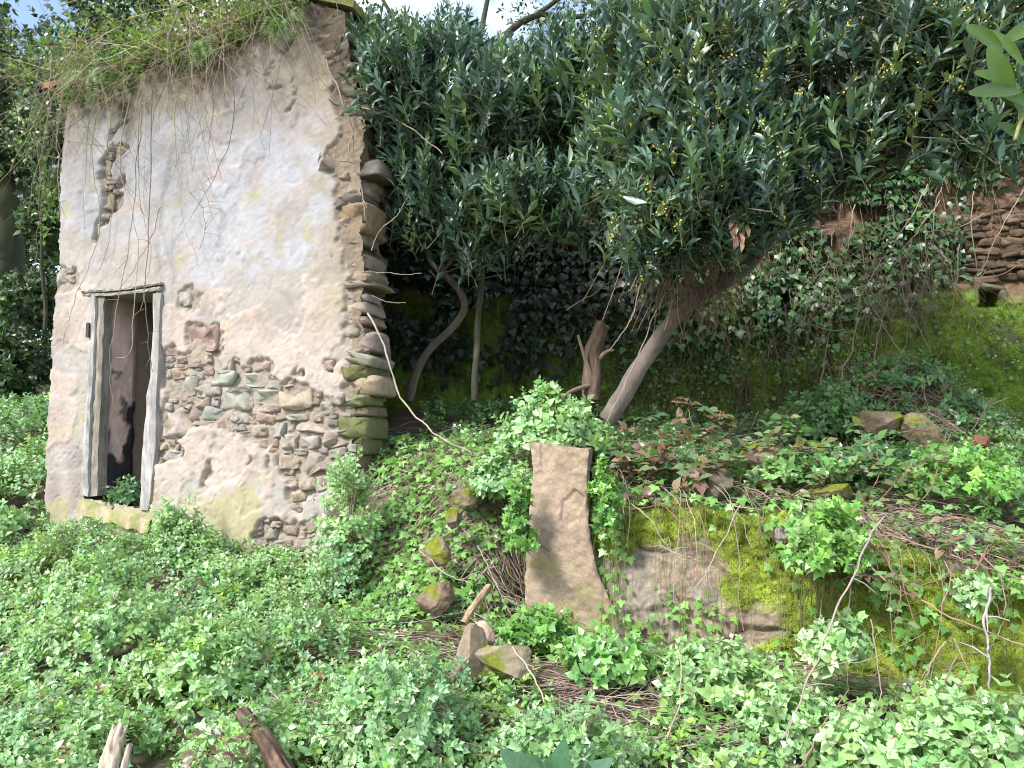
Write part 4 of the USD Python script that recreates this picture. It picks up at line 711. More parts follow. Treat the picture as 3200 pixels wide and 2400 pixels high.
def carpet(name, label, poly, dens, mounds, seed, tmpl, L, wr, cols, mat, nparts=0, cat='plants', hbase=.10, kind='stuff', nl=8, w=None, gap=.33, spacing=.012, ang=(1.45, .75), exclude=None, up=1.0):
    rg = rng_(seed); pg = Polygon(poly); x0, y0, x1, y1 = pg.bounds; n = int(dens * (x1 - x0) * (y1 - y0)); x, y = rg.uniform(x0, x1, n), rg.uniform(y0, y1, n)
    ok = shapely.contains_xy(pg, x, y) & (meshkit.fbm(np.stack([x * 2.0, y * 2.0, 0 * x + seed], 1), 4, seed) > gap)
    if exclude is not None: ok &= ~exclude(x, y)
    x, y = x[ok], y[ok]
    def top(x, y):
        h = hbase * (.35 + 1.3 * meshkit.fbm(np.stack([x * 2.6, y * 2.6, 0 * x], -1), 3, seed))
        for (mx, my, r, hh) in mounds: h = np.maximum(h, hh * np.sqrt(np.clip(1 - ((x - mx) ** 2 + (y - my) ** 2) / r ** 2, 0, 1)))
        return zg(x, y) + h, h
    e = .03; T0, h0 = top(x, y); Tx, _ = top(x + e, y); Ty, _ = top(x, y + e); N = nrm(np.stack([-(Tx - T0) / e, -(Ty - T0) / e, np.ones_like(T0) * up], 1))
    z = T0 - h0 * np.clip(rg.random(len(x)) ** 1.8, 0, .9) * .8 + rg.normal(0, .012, len(x)); P = np.stack([x, y, z], 1); A = nrm(N + rg.normal(0, .28, P.shape) + [0, -.12, .1])
    LV = Leaves(tmpl); st = Bag(); shoots(LV, rg, P, A, nl, spacing, L, wr, ang[0], ang[1], cols, st, (.16, .10, .07), .0016, pairs=True, w=w, jit=.26)
    t = thing(name, label, cat, P.mean(0), kind=kind); st.put(t, 'stems', M_twig, kind='stuff'); LV.put(t, mat, nparts, 'leaves', 'leaf', 8.5); return t, P
def in_hut(x, y):
    u = (x - HO[0]) * HU[0] + (y - HO[1]) * HU[1]; v = (x - HO[0]) * HV[0] + (y - HO[1]) * HV[1]; return (u > -.02) & (u < 2.95) & (v > -.05)
carpet('pellitory_carpet', 'pale green carpet of small leaved pellitory covering the slope below the hut', [(-4.9, 7.3), (-3.2, 4.2), (-2.3, 3.1), (-.35, 3.1), (-.4, 3.9), (-.9, 4.6), (-1.0, 5.2), (-1.3, 6.0), (-1.5, 6.7), (-4.1, 7.3)], 600,
       [(-1.6, 4.3, .45, .40), (-.55, 3.7, .42, .32), (-2.4, 4.9, .5, .40), (-1.1, 3.5, .4, .32), (-3.4, 6.3, .5, .36), (-1.9, 3.5, .45, .28), (-1.1, 4.75, .36, .32), (-2.9, 5.7, .45, .36), (-2.2, 5.9, .4, .30), (-2.55, 6.4, .35, .34), (-.45, 3.25, .3, .2)], 601, OVATE, .044, .66, pellc + yelc + [(.27, .2, .09), (.07, .15, .05)], M_pell, 300, w=[4, 4, 3, 3, .5, .4, .18, .6], exclude=in_hut)
carpet('pellitory_bank', 'sunlit bank of pellitory climbing steeply at the left edge beside the hut', [(-5.6, 6.2), (-4.2, 6.6), (-4.15, 7.4), (-3.9, 8.2), (-4.2, 9.6), (-6.9, 10.0)], 400, [(-5.0, 7.2, .5, .55), (-5.3, 8.3, .6, .55), (-4.6, 8.5, .45, .5), (-4.5, 7.5, .4, .6), (-4.45, 6.8, .35, .35)], 602, OVATE, .055, .66, pellc, M_pell, 120, exclude=in_hut, hbase=.16, gap=.25)
herbc = [(.07, .16, .04), (.09, .20, .05), (.06, .13, .035), (.11, .22, .06)]
carpet('low_herbs', 'low small leaved weeds growing through the dead stems on the terrace', [(.2, 6.0), (.6, 5.5), (1.5, 5.2), (2.1, 4.9), (2.7, 4.3), (3.3, 3.9), (4.2, 5.5), (4.4, 7.4), (1.6, 8.0), (-.9, 8.2), (-1.0, 6.9)], 330, [(1.9, 5.8, .35, .3), (1.2, 6.2, .4, .28), (2.7, 5.3, .35, .25), (.6, 6.6, .4, .25), (3.2, 5.0, .35, .25), (2.2, 6.6, .35, .25)], 603, OVATE, .052, .7, herbc + pellc[:1], M_pell, 160, hbase=.17, gap=.43, nl=6)
carpet('low_herbs', 'mixed pellitory and weeds over the ground below the low wall', [(-1.2, 5.3), (-.4, 3.1), (.2, 3.0), (2.3, 3.0), (2.6, 3.7), (1.9, 4.4), (1.2, 4.85), (.4, 5.0), (-.4, 5.4)], 330, [(1.2, 3.5, .35, .2), (.9, 4.1, .3, .15), (.3, 3.9, .25, .14), (1.7, 3.9, .3, .18)], 604, OVATE, .046, .66, pellc + herbc[:2] + yelc, M_pell, 200, hbase=.12, gap=.45, nl=7)
carpet('low_herbs', 'weeds thickening the bank between the hut corner and the pillar', [(-1.4, 6.6), (-1.3, 5.7), (-.5, 5.1), (.2, 5.1), (.2, 5.6), (-.5, 6.6), (-1.0, 7.2)], 260, [], 605, OVATE, .042, .68, pellc + herbc[:2], M_pell, 100, hbase=.12, gap=.46, nl=6)
carpet('low_herbs', 'leafy weeds growing over the heap of cut brushwood', [(2.3, 6.6), (2.9, 6.0), (3.9, 6.0), (4.8, 6.6), (4.6, 7.5), (3.4, 7.7), (2.5, 7.4)], 620, [], 606, OVATE, .046, .7, herbc, M_pell, 100, hbase=.22, gap=.42, nl=6)
def clump(name, label, px, py, Y, rpx, hpx, rd, n, seed, tmpl=OVATE, L=.046, wr=.66, cols=pellc, mat=None, nparts=60, cat='plant', nl=8, w=None, sp=.013, ground=True, face=-.45):
    """a rounded bush: foot at that pixel and depth"""
    rg = rng_(seed); s = Y / FPX; c = at(px, py, Y); d = nrm(rg.normal(size=(n, 3))); d[:, 2] = abs(d[:, 2]); rad = np.where(rg.random(n) < .65, rg.uniform(.8, 1.05, n), rg.uniform(.3, .9, n)) * (1 + .9 * (meshkit.fbm(d * 2.6 + seed, 3, seed) - .5))
    P = c + d * rad[:, None] * [rpx * s, rd, hpx * s]; A = nrm(d * [1, 1, .9] + [0, face, .35] + rg.normal(0, .25, (n, 3)))
    LV = Leaves(tmpl); st = Bag(); shoots(LV, rg, P, A, nl, sp, L, wr, 1.4, .7, cols, st, (.14, .10, .06), .0016, pairs=True, w=w, jit=.28)
    t = thing(name, label, cat, c); m = max(12, n // 8); k = rg.choice(n, m, replace=False); S = np.stack([c + rg.normal(0, .03, (m, 3)) * [1, 1, .2], c * .5 + P[k] * .5 + [0, 0, .04], P[k]], 1); V, F, _ = tubes_batch(S, .004, .002, 4); st.add(V, F, np.array([.16, .10, .07]))
    st.put(t, 'stems', M_twig, kind='stuff'); LV.put(t, mat or M_pell, nparts, 'leaves', 'leaf', 7.5); return t
clump('pellitory_bush', 'rounded pellitory bush growing against the hut wall right below the doorway', 172, 578, 6.45, 34, 84, .26, 330, 701, nparts=90)
clump('pellitory_bush', 'tall pellitory bush climbing the bottom right corner of the hut', 345, 590, 5.9, 38, 132, .3, 420, 702, nparts=90)
clump('pellitory_bush', 'low pellitory tuft at the foot of the hut beside the big flake of plaster', 262, 600, 6.1, 40, 46, .26, 230, 703, nparts=60)
clump('pellitory_bush', 'domed pellitory bush with bright oval leaves sitting on top of the sandstone pillar', 552, 446, 5.75, 56, 60, .3, 300, 704, L=.062, nparts=150)
clump('pellitory_bush', 'pellitory spilling down the bank just left of the sandstone pillar top', 500, 490, 5.65, 40, 40, .26, 190, 705, L=.055, nparts=90)
clump('pellitory_bush', 'small dark green seedling clump sprouting inside the hut doorway', 128, 500, 7.15, 20, 22, .14, 60, 706, L=.06, nparts=30, cols=[(.05, .12, .05), (.07, .16, .06)])
clump('pellitory_bush', 'big leafy pellitory mound in the bottom right corner of the picture', 985, 790, 3.15, 90, 100, .4, 330, 707, L=.046, nparts=160)
clump('pellitory_bush', 'pellitory mound in front of the mossy wall at the lower right', 790, 745, 3.75, 55, 70, .3, 200, 708, L=.044, nparts=110)
clump('pellitory_bush', 'pellitory tuft hanging on the mossy wall above the dead canes', 835, 655, 4.0, 34, 44, .18, 80, 709, L=.055, nparts=60)
clump('pellitory_bush', 'pellitory mound at the bottom centre beside the dark arum leaves', 560, 775, 3.35, 80, 72, .35, 280, 710, L=.045, nparts=140)
clump('pellitory_bush', 'rounded pellitory mound left of the three rocks', 400, 745, 3.55, 80, 88, .4, 420, 711, L=.044, nparts=150)
clump('pellitory_bush', 'lone pellitory sprigs sprouting from the moss at the far right of the low wall', 975, 600, 3.75, 24, 26, .12, 34, 712, L=.05, nparts=40)
clump('pellitory_bush', 'leafy pellitory tuft at the foot of the boulders under the low wall', 720, 690, 4.1, 60, 46, .25, 170, 713, L=.05, nparts=90)
clump('leafy_seedlings', 'fresh green seedlings with broad pointed leaves at the foot of the sandstone pillar', 605, 668, 4.35, 58, 38, .26, 90, 714, L=.066, cols=[(.13, .28, .08), (.16, .32, .10)], nparts=90, sp=.018)
clump('leafy_seedlings', 'nettle like seedlings in the shade on the terrace in front of the brush pile', 870, 470, 5.7, 60, 30, .3, 110, 715, L=.075, cols=[(.06, .15, .06), (.08, .18, .07)], nparts=80, sp=.02)
clump('leafy_seedlings', 'dark leafy weeds on the right slope of the brush pile', 960, 420, 6.7, 34, 34, .3, 80, 716, L=.08, cols=[(.06, .15, .05), (.08, .18, .06)], nparts=60, sp=.02)
clump('leafy_seedlings', 'pale broad leaved weeds in the lower right corner under the long cane', 880, 770, 3.3, 60, 60, .3, 110, 717, L=.055, nparts=90, sp=.018)
clump('star_leaf_creeper', 'star leaved creeper clasping the left side of the sandstone pillar', 520, 545, 5.12, 18, 70, .10, 60, 721, tmpl=STAR, L=.06, wr=1.0, cols=starc, mat=M_star, nparts=60, cat='creeper')
clump('star_leaf_creeper', 'star leaved creeper clump covering the bottom of the sandstone pillar', 540, 650, 4.85, 40, 46, .14, 90, 722, tmpl=STAR, L=.062, wr=1.0, cols=starc, mat=M_star, nparts=80, cat='creeper')
clump('star_leaf_creeper', 'star leaved creeper tuft at the right shoulder of the sandstone pillar', 606, 520, 5.05, 16, 58, .10, 60, 723, tmpl=STAR, L=.06, wr=1.0, cols=starc, mat=M_star, nparts=60, cat='creeper')
clump('star_leaf_creeper', 'star leaved creeper heap on the slope between terrace and mossy wall', 830, 560, 4.35, 46, 60, .2, 110, 724, tmpl=STAR, L=.06, wr=1.0, cols=starc, mat=M_star, nparts=90, cat='creeper')
clump('leafy_plant', 'bright green weeds heaped up at the right end of the terrace beside the brush pile', 965, 492, 5.2, 56, 48, .35, 120, 725, tmpl=STAR, L=.062, wr=1.0, cols=starc, mat=M_star, nparts=90)
clump('leafy_plant', 'green weeds heaped on the terrace behind the star leaved creeper on the wall', 800, 478, 5.4, 50, 34, .3, 90, 726, L=.06, cols=[(.11, .24, .06), (.14, .28, .08)], nparts=80)
clump('leafy_plant', 'leafy weeds rising on the left slope of the brush pile', 830, 432, 6.5, 50, 50, .35, 120, 727, L=.065, cols=[(.08, .19, .05), (.11, .22, .06)], nparts=80)
clump('leafy_plant', 'leafy weeds on the crown of the brush pile against the old wall', 905, 385, 6.9, 50, 34, .35, 110, 728, L=.065, cols=[(.08, .19, .05), (.11, .22, .06)], nparts=80)
# star leaved creepers
def creeper(name, label, pts, seed, L=.062, nparts=80, cols=starc, dens=1.0, tmpl=STAR, off=.06, cat='creeper', spread=9):
    rg = rng_(seed); LV = Leaves(tmpl); st = Bag(); allP = []
    for (px, py, Y, r, n) in pts:
        n = int(n * dens); x = px + rg.normal(0, r * .5, n); y = py + rg.normal(0, r * .42, n); P, ok = on_ground(x, y, Y - .7, Y + .7); P = P[ok]; m = len(P)
        if m == 0: continue
        P = P + np.stack([rg.normal(0, .01, m), -rg.uniform(.0, .05, m), rg.uniform(.01, off * 2, m)], 1)
        D = np.stack([rg.normal(0, .8, m), -.6 + rg.normal(0, .4, m), -.45 + rg.normal(0, .35, m)], 1); N = np.stack([rg.normal(0, .4, m), -.75 + rg.normal(0, .3, m), .75 + rg.normal(0, .3, m)], 1)
        l = L * rg.uniform(.6, 1.25, m); LV.add(P, D, N, l, l * 1.0, palette(rg, m, cols, .16)); allP.append(P)
        k = rg.permutation(m)[:m // 2]; q = P[k] + rg.normal(0, .07, (len(k), 3)); q[:, 2] = zs(q[:, 0], q[:, 1]) + .01
        V, F, _ = tubes_batch(np.stack([q, (q + P[k]) / 2 + [0, 0, .02], P[k]], 1), .0025, .0015, 3); st.add(V, F, np.array([.13, .14, .05]))
    P = np.vstack(allP); t = thing(name, label, cat, P.mean(0)); st.put(t, 'stems', M_twig, kind='stuff'); LV.put(t, M_star, nparts, 'leaves', 'leaf', 7.5); return t
creeper('star_leaf_creeper', 'bright star leaved creeper trailing down the bank between hut and pillar', [(395, 520, 5.6, 44, 170), (430, 480, 6.0, 46, 150), (400, 570, 5.3, 50, 170), (470, 540, 5.5, 40, 110), (450, 600, 5.1, 40, 100), (425, 440, 6.4, 40, 100), (375, 470, 6.2, 30, 80), (480, 460, 6.0, 34, 80), (380, 620, 5.0, 40, 100)], 801, nparts=200, dens=1.6)
creeper('star_leaf_creeper', 'star leaved creeper spreading over the foot of the sandstone pillar', [(540, 600, 4.9, 40, 90), (580, 640, 4.8, 50, 120), (640, 660, 4.5, 50, 100), (510, 630, 4.8, 30, 50), (560, 570, 5.1, 16, 16)], 802, nparts=120)
creeper('star_leaf_creeper', 'yellow green star leaved creeper tumbling over the top of the low wall', [(820, 535, 4.75, 34, 90), (780, 505, 5.0, 30, 50), (840, 500, 5.0, 40, 60), (800, 555, 4.6, 26, 36), (605, 495, 5.3, 18, 50), (612, 470, 5.4, 16, 36), (660, 480, 5.4, 40, 60), (720, 500, 5.2, 30, 46)], 803, nparts=160, dens=1.3)
creeper('star_leaf_creeper', 'star leaved creeper at the right edge above the mossy wall', [(985, 540, 4.1, 40, 80), (1000, 500, 4.6, 40, 70), (930, 520, 4.5, 34, 50), (1005, 580, 3.8, 24, 26)], 804, nparts=100)
creeper('star_leaf_creeper', 'star leaved creeper mixed into the undergrowth at the lower right', [(740, 650, 4.1, 40, 90), (720, 730, 3.6, 60, 120), (860, 740, 3.5, 60, 110), (640, 740, 3.6, 40, 50), (950, 690, 3.5, 34, 40), (690, 620, 4.5, 30, 36)], 805, nparts=160, L=.056)
creeper('star_leaf_creeper', 'loose star leaved creeper scattered across the terrace in front of the brush pile', [(700, 440, 6.2, 50, 90), (780, 410, 6.8, 50, 70), (880, 460, 5.8, 60, 90), (960, 430, 6.2, 60, 80), (860, 375, 6.9, 60, 110), (930, 390, 6.8, 50, 60), (1000, 400, 6.8, 30, 60), (900, 440, 6.0, 40, 60), (640, 430, 6.3, 40, 60)], 806, nparts=120, L=.06, dens=1.9, cols=[(.07, .17, .04), (.09, .21, .05), (.06, .14, .04)])
creeper('star_leaf_creeper', 'sparse star leaved creeper among the pellitory at the bottom left', [(300, 690, 3.9, 60, 60), (420, 650, 4.4, 50, 60), (330, 620, 5.0, 40, 50), (200, 740, 3.5, 70, 30)], 807, nparts=60, L=.05)
def wall_creeper(name, label, pts, seed, L=.058, nparts=80, cols=starc):
    rg = rng_(seed); LV = Leaves(STAR); st = Bag(); A_ = []
    for (x0, t0, rx, rt, n) in pts:
        x = x0 + rg.normal(0, rx, n); tt = np.clip(t0 + rg.normal(0, rt, n), .05, 1.0); ii_ = np.clip(((x - .54) / 3.36 * 259).astype(int), 0, 259); jj = (tt * 89).astype(int); P = P0[jj, ii_] + nw[ii_] * rg.uniform(.01, .09, (n, 1)); A_.append(P)
        D = np.stack([rg.normal(0, .7, n), -.4 + rg.normal(0, .3, n), -.9 + rg.normal(0, .4, n)], 1); N = np.stack([rg.normal(0, .35, n), -1 + rg.normal(0, .3, n), .7 + rg.normal(0, .3, n)], 1); l = L * rg.uniform(.6, 1.25, n); LV.add(P, D, N, l, l, palette(rg, n, cols, .16))
        k = rg.permutation(n)[:n // 3]; Q = P[k]; V, F, _ = tubes_batch(np.stack([Q, Q + rg.normal(0, .04, (len(k), 3)) + [0, .02, .07], Q + rg.normal(0, .06, (len(k), 3)) + [0, .05, .16]], 1), .0022, .0016, 3); st.add(V, F, np.array([.14, .13, .06]))
    t = thing(name, label, 'creeper', np.vstack(A_).mean(0)); st.put(t, 'stems', M_twig, kind='stuff'); LV.put(t, M_star, nparts, 'leaves', 'leaf', 7.5); return t
wall_creeper('star_leaf_creeper', 'star leaved creeper hanging down the moss in the crook beside the pillar', [(.66, .9, .07, .14, 90), (.70, .6, .07, .2, 50)], 811, nparts=60)
wall_creeper('star_leaf_creeper', 'star leaved creeper curtain hanging from the wall top above the fallen canes', [(1.95, .85, .16, .2, 120), (2.15, .6, .12, .2, 70), (1.75, .95, .1, .1, 50)], 812, nparts=120)
wall_creeper('star_leaf_creeper', 'star leaved creeper over the wall top near the right edge of the picture', [(2.75, .93, .2, .12, 80), (2.45, .9, .12, .12, 40), (2.3, .3, .15, .2, 40)], 813, nparts=90)
# brambles: leaves in threes, dull green flushed red brown
brm = [(.09, .15, .07), (.12, .17, .09), (.07, .12, .06), (.18, .13, .08), (.16, .09, .07)]
def bramble(name, label, canes, seed, nparts=60, L=.055, cols=brm, step=.07, w=None, canecol=(.17, .09, .075)):
    rg = rng_(seed); LV = Leaves(OVATE); t = None; B = []
    for pts, r in canes: B.append((spline([at(*p) for p in pts], 22), r))
    t = thing(name, label, 'bramble', B[0][0][0])
    for P, r in B:
        P = P + (meshkit.fbm(P * 8, 3, seed)[:, None] - .5) * .03; V, F = tube(P, np.linspace(r, r * .5, len(P)), 6); put(t, 'cane', V, F, M_twig, np.array(canecol) * rg.uniform(.8, 1.2), smooth=True)
        ln = np.linalg.norm(np.diff(P, axis=0), axis=1).sum(); m = max(3, int(ln / step)); k = rg.uniform(2, len(P) - 1.01, m); i = k.astype(int); Q = P[i] + (P[i + 1] - P[i]) * (k - i)[:, None]
        d0 = nrm(np.stack([rg.normal(0, 1, m), -.4 + rg.normal(0, .5, m), .5 + rg.normal(0, .4, m)], 1)); tip = Q + d0 * rg.uniform(.03, .08, (m, 1)); c = palette(rg, m, cols, .15, w)
        X, Y_ = basis(d0); V, F, _ = tubes_batch(np.stack([Q, (Q + tip) / 2 + [0, 0, .008], tip], 1), .0018, .0012, 3); put(t, 'leaf_stalks', V, F, M_twig, (.2, .13, .08), kind='stuff')
        for sgn, a in ((0, 0), (1, 1.25), (-1, 1.25)):
            D = d0 * math.cos(a) + sgn * math.sin(a) * X + [0, 0, -.25]; N = np.array([0, -.5, .9]) + rg.normal(0, .3, (m, 3)); l = L * rg.uniform(.8, 1.25, m) * (1 if sgn == 0 else .8); LV.add(tip, D, N, l, l * .68, c * np.exp(rg.normal(0, .1, (m, 1))))
    LV.put(t, M_star, nparts, 'leaves', 'leaf', 7.5); return t
bramble('bramble', 'bramble with dull reddish leaves right beside the top of the sandstone pillar', [([(600, 480, 5.6), (640, 455, 5.5), (690, 440, 5.4), (720, 425, 5.5)], .005), ([(610, 470, 5.6), (625, 440, 5.6), (652, 415, 5.6)], .004), ([(640, 490, 5.4), (660, 455, 5.4), (680, 430, 5.5), (690, 402, 5.5)], .005), ([(650, 470, 5.5), (700, 470, 5.3), (745, 455, 5.2)], .004), ([(620, 500, 5.4), (665, 500, 5.2), (700, 478, 5.2)], .004), ([(590, 462, 5.7), (630, 470, 5.6), (680, 465, 5.4)], .004), ([(690, 480, 5.4), (712, 440, 5.4), (725, 410, 5.5)], .004)], 901, 150, .085, step=.036)
bramble('bramble', 'bramble with wine red young leaves on the low wall above the grey boulder', [([(800, 580, 4.6), (850, 545, 4.5), (900, 520, 4.5)], .005), ([(830, 590, 4.4), (870, 560, 4.3), (885, 535, 4.3)], .004), ([(800, 560, 4.6), (835, 560, 4.4), (880, 580, 4.2)], .004)], 902, 60, .05, cols=[(.17, .08, .06), (.12, .10, .06), (.10, .15, .06)])
bramble('bramble', 'young bramble with soft green leaves on the terrace at the right edge', [([(860, 520, 4.9), (900, 480, 4.9), (930, 460, 5.0), (960, 470, 5.0)], .004), ([(900, 520, 4.8), (930, 490, 4.8), (940, 455, 4.9)], .004), ([(880, 500, 4.9), (910, 500, 4.8), (950, 505, 4.7)], .004)], 903, 70, .06, cols=[(.11, .22, .06), (.14, .24, .08), (.16, .18, .08)])
bramble('bramble', 'purplish bramble seedling beside the rotten log at the bottom left', [([(240, 775, 3.2), (225, 745, 3.2), (205, 725, 3.25)], .003), ([(245, 775, 3.2), (250, 748, 3.15), (232, 735, 3.2)], .003), ([(235, 775, 3.2), (210, 755, 3.2), (195, 750, 3.2)], .003)], 904, 40, .04, cols=[(.12, .06, .05), (.13, .09, .06), (.10, .12, .06)], step=.045)
bramble('bramble', 'bramble with dark green leaves on the brush pile', [([(870, 440, 6.2), (920, 430, 6.1), (950, 445, 6.0)], .004), ([(880, 455, 6.0), (910, 462, 5.9), (955, 470, 5.8)], .004), ([(865, 430, 6.3), (900, 455, 6.0), (930, 478, 5.7)], .004)], 905, 60, .065, cols=[(.06, .13, .06), (.08, .15, .07)])
bramble('bramble', 'thick bramble canes with dull green leaves arching over the middle of the terrace', [([(740, 500, 5.3), (790, 455, 5.4), (840, 450, 5.4), (870, 480, 5.2)], .005), ([(770, 510, 5.1), (820, 480, 5.2), (880, 470, 5.2), (930, 490, 5.0)], .005), ([(700, 490, 5.4), (750, 450, 5.6), (800, 430, 5.8)], .004), ([(850, 520, 4.9), (880, 470, 5.1), (860, 430, 5.4)], .004), ([(780, 480, 5.3), (770, 440, 5.6), (790, 410, 5.9)], .004)], 906, 110, .075, cols=[(.09, .18, .06), (.12, .2, .08), (.15, .15, .07)], step=.045)
bramble('bramble', 'bramble trailing leafy canes over the mossy wall at the far right', [([(900, 540, 4.4), (940, 540, 4.2), (985, 570, 3.9), (1000, 620, 3.7)], .005), ([(940, 520, 4.5), (970, 520, 4.3), (1010, 545, 4.1)], .004), ([(880, 550, 4.3), (900, 585, 4.0), (895, 630, 3.85)], .004)], 907, 70, .06, cols=[(.10, .2, .06), (.13, .22, .08), (.16, .12, .07)], step=.05)
# ================================================================ dead stems, litter
def litter(name, label, regions, seed, cols, r=(.0018, .0045), ln=(.15, .6), cat='dead stems', lift=.10):
    rg = rng_(seed); B = Bag(); cen = []
    for (px, py, rx, ry, Y, n, lean) in regions:
        x = px + rg.uniform(-1, 1, n) * rx; y = py + rg.uniform(-1, 1, n) * ry; P, ok = on_ground(x, y, Y - .9, Y + .9); P = P[ok]; P = P[abs(zs(P[:, 0], P[:, 1] + .22) - zs(P[:, 0], P[:, 1] - .22)) < np.where(P[:, 0] > .5, .24, 2)]; m = len(P)
        if m == 0: continue
        a = rg.normal(lean, .75, m); L = rg.uniform(*ln, m); d = np.stack([np.cos(a), .6 * rg.normal(size=m), np.sin(a) * .6], 1); d = nrm(d); h = rg.uniform(.005, lift, m); S = []
        for k, t_ in enumerate(np.linspace(-.5, .5, 5)):
            q = P + d * (L * t_)[:, None] + rg.normal(0, .018, (m, 3)) * (L / .4)[:, None]; g = zs(q[:, 0], q[:, 1]); q[:, 2] = np.maximum(g + .004, g * .75 + (P[:, 2] + d[:, 2] * L * t_) * .25 + h); S.append(q)
        r0 = rg.uniform(*r, m); V, F, per = tubes_batch(np.stack(S, 1), r0, r0 * .5, 4); B.add(V, F, np.repeat(palette(rg, m, cols, .22), per, 0)); cen.append(P)
    path = B.put(None, name, M_twig, label=label, cat=cat, kind='stuff', smooth=True); return path
dead = [(.22, .18, .145), (.29, .235, .19), (.16, .125, .10), (.21, .15, .12), (.12, .09, .07)]
litter('dead_stems', 'tangle of dead bramble stems strewn across the terrace and the wall top', [(940, 505, 90, 26, 4.8, 380, .1), (760, 490, 130, 22, 5.3, 260, -.2), (900, 460, 130, 24, 5.9, 230, 0), (870, 555, 110, 22, 4.4, 300, 0), (660, 450, 90, 14, 6.1, 200, 0), (980, 560, 60, 30, 4.0, 220, 0), (740, 425, 90, 16, 6.6, 160, 0)], 1001, dead)
litter('dead_stems', 'dry twig litter on the steep bank beside the sandstone pillar', [(490, 530, 36, 36, 5.5, 240, .5), (440, 520, 60, 60, 5.6, 200, .4), (470, 480, 60, 24, 6.0, 160, .3), (500, 590, 24, 30, 5.2, 90, .9), (420, 450, 60, 20, 6.4, 120, .2)], 1002, dead)
litter('dead_stems', 'dry twig litter among the plants along the bottom of the picture', [(680, 720, 110, 40, 3.7, 260, .2), (600, 690, 90, 20, 4.0, 100, 0), (900, 700, 110, 50, 3.6, 180, .6), (420, 650, 80, 20, 4.5, 120, 0), (760, 690, 60, 20, 3.9, 130, 0), (350, 740, 120, 30, 3.5, 120, .3)], 1003, dead)
# dead canes spilling over the front of the low wall
rg = rng_(1015); n = 80; x = np.concatenate([rg.uniform(1.85, 3.5, n - 14), rg.uniform(.7, 1.8, 14)]); yv = yw(x); dx = rg.normal(0, .22, n); drop = rg.uniform(.05, .75, n) ** 1.3
S = np.stack([np.stack([x, yv + rg.uniform(.1, .5, n), 0 * x], 1), np.stack([x + dx * .3, yv - .02, 0 * x], 1), np.stack([x + dx * .6, yv - .22 - rg.uniform(0, .1, n), 0 * x], 1), np.stack([x + dx, yv - .27 - rg.uniform(0, .14, n), 0 * x], 1)], 1)
zt_ = zu(x, yv + .25); S[:, 0, 2] = zt_ + rg.uniform(.02, .12, n); S[:, 1, 2] = zt_ + rg.uniform(.0, .10, n); S[:, 2, 2] = zt_ - .04 - drop * .3; S[:, 3, 2] = zt_ - .1 - drop
S = np.stack([spline(a, 9) for a in S]) + rg.normal(0, .008, (n, 9, 3)); r0 = rg.uniform(.002, .0055, n); V, F, per = tubes_batch(S, r0, r0 * .6, 4); B = Bag(); B.add(V, F, np.repeat(palette(rg, n, dead, .22), per, 0)); B.put(None, 'dead_stems', M_twig, label='dead canes spilling over the front of the low mossy wall', cat='dead stems', kind='stuff', smooth=True)
# brush pile
rg = rng_(1010); B = Bag(); n = 520; cx, cy = 3.45, 7.05
x = cx + rg.normal(0, .55, n); y = cy + rg.normal(0, .40, n) - .1; side = np.sign(x - cx + rg.normal(0, .25, n)); d = nrm(np.stack([side * rg.uniform(.6, 1.2, n), -.5 + rg.normal(0, .5, n), -.55 + rg.normal(0, .25, n)], 1)); L = rg.uniform(.2, .8, n); S = []
for t_ in np.linspace(-.5, .5, 5):
    q = np.stack([x, y, zg(x, y) + rg.uniform(.0, .15, n)], 1) + d * (L * t_)[:, None] + rg.normal(0, .015, (n, 3)); q[:, 2] = np.maximum(q[:, 2], zg(q[:, 0], q[:, 1]) + .005); S.append(q)
r0 = rg.uniform(.002, .006, n); V, F, per = tubes_batch(np.stack(S, 1), r0, r0 * .6, 4); B.add(V, F, np.repeat(palette(rg, n, [(.19, .14, .12), (.25, .2, .17), (.13, .09, .08), (.20, .13, .11)], .2), per, 0))
B.put(None, 'brush_pile', M_twig, label='heap of cut dry brushwood on the terrace at the foot of the old wall', cat='brush pile', kind='stuff', smooth=True)
# tangle of dry twigs under the leaning bay
rg = rng_(1020); n = 330; P0 = at(690 + rg.normal(0, 26, n), 240 + rg.normal(0, 16, n), 6.2 + rg.normal(0, .18, n)); d = nrm(np.stack([rg.normal(0, .45, n), rg.normal(0, .3, n), -1 + rg.normal(0, .25, n)], 1)); S = np.stack([P0 + d * (rg.uniform(.25, .75, n) * t_)[:, None] + rg.normal(0, .02, (n, 3)) for t_ in np.linspace(0, 1, 5)], 1)
V, F, per = tubes_batch(S, rg.uniform(.002, .004, n), .0015, 3); B = Bag(); B.add(V, F, np.repeat(palette(rg, n, [(.16, .10, .07), (.2, .13, .09), (.11, .08, .06)], .2), per, 0)); B.put(None, 'hanging_twigs', M_twig, label='brown tangle of dry twigs hanging under the leaning bay crown', cat='dry twigs', kind='stuff')
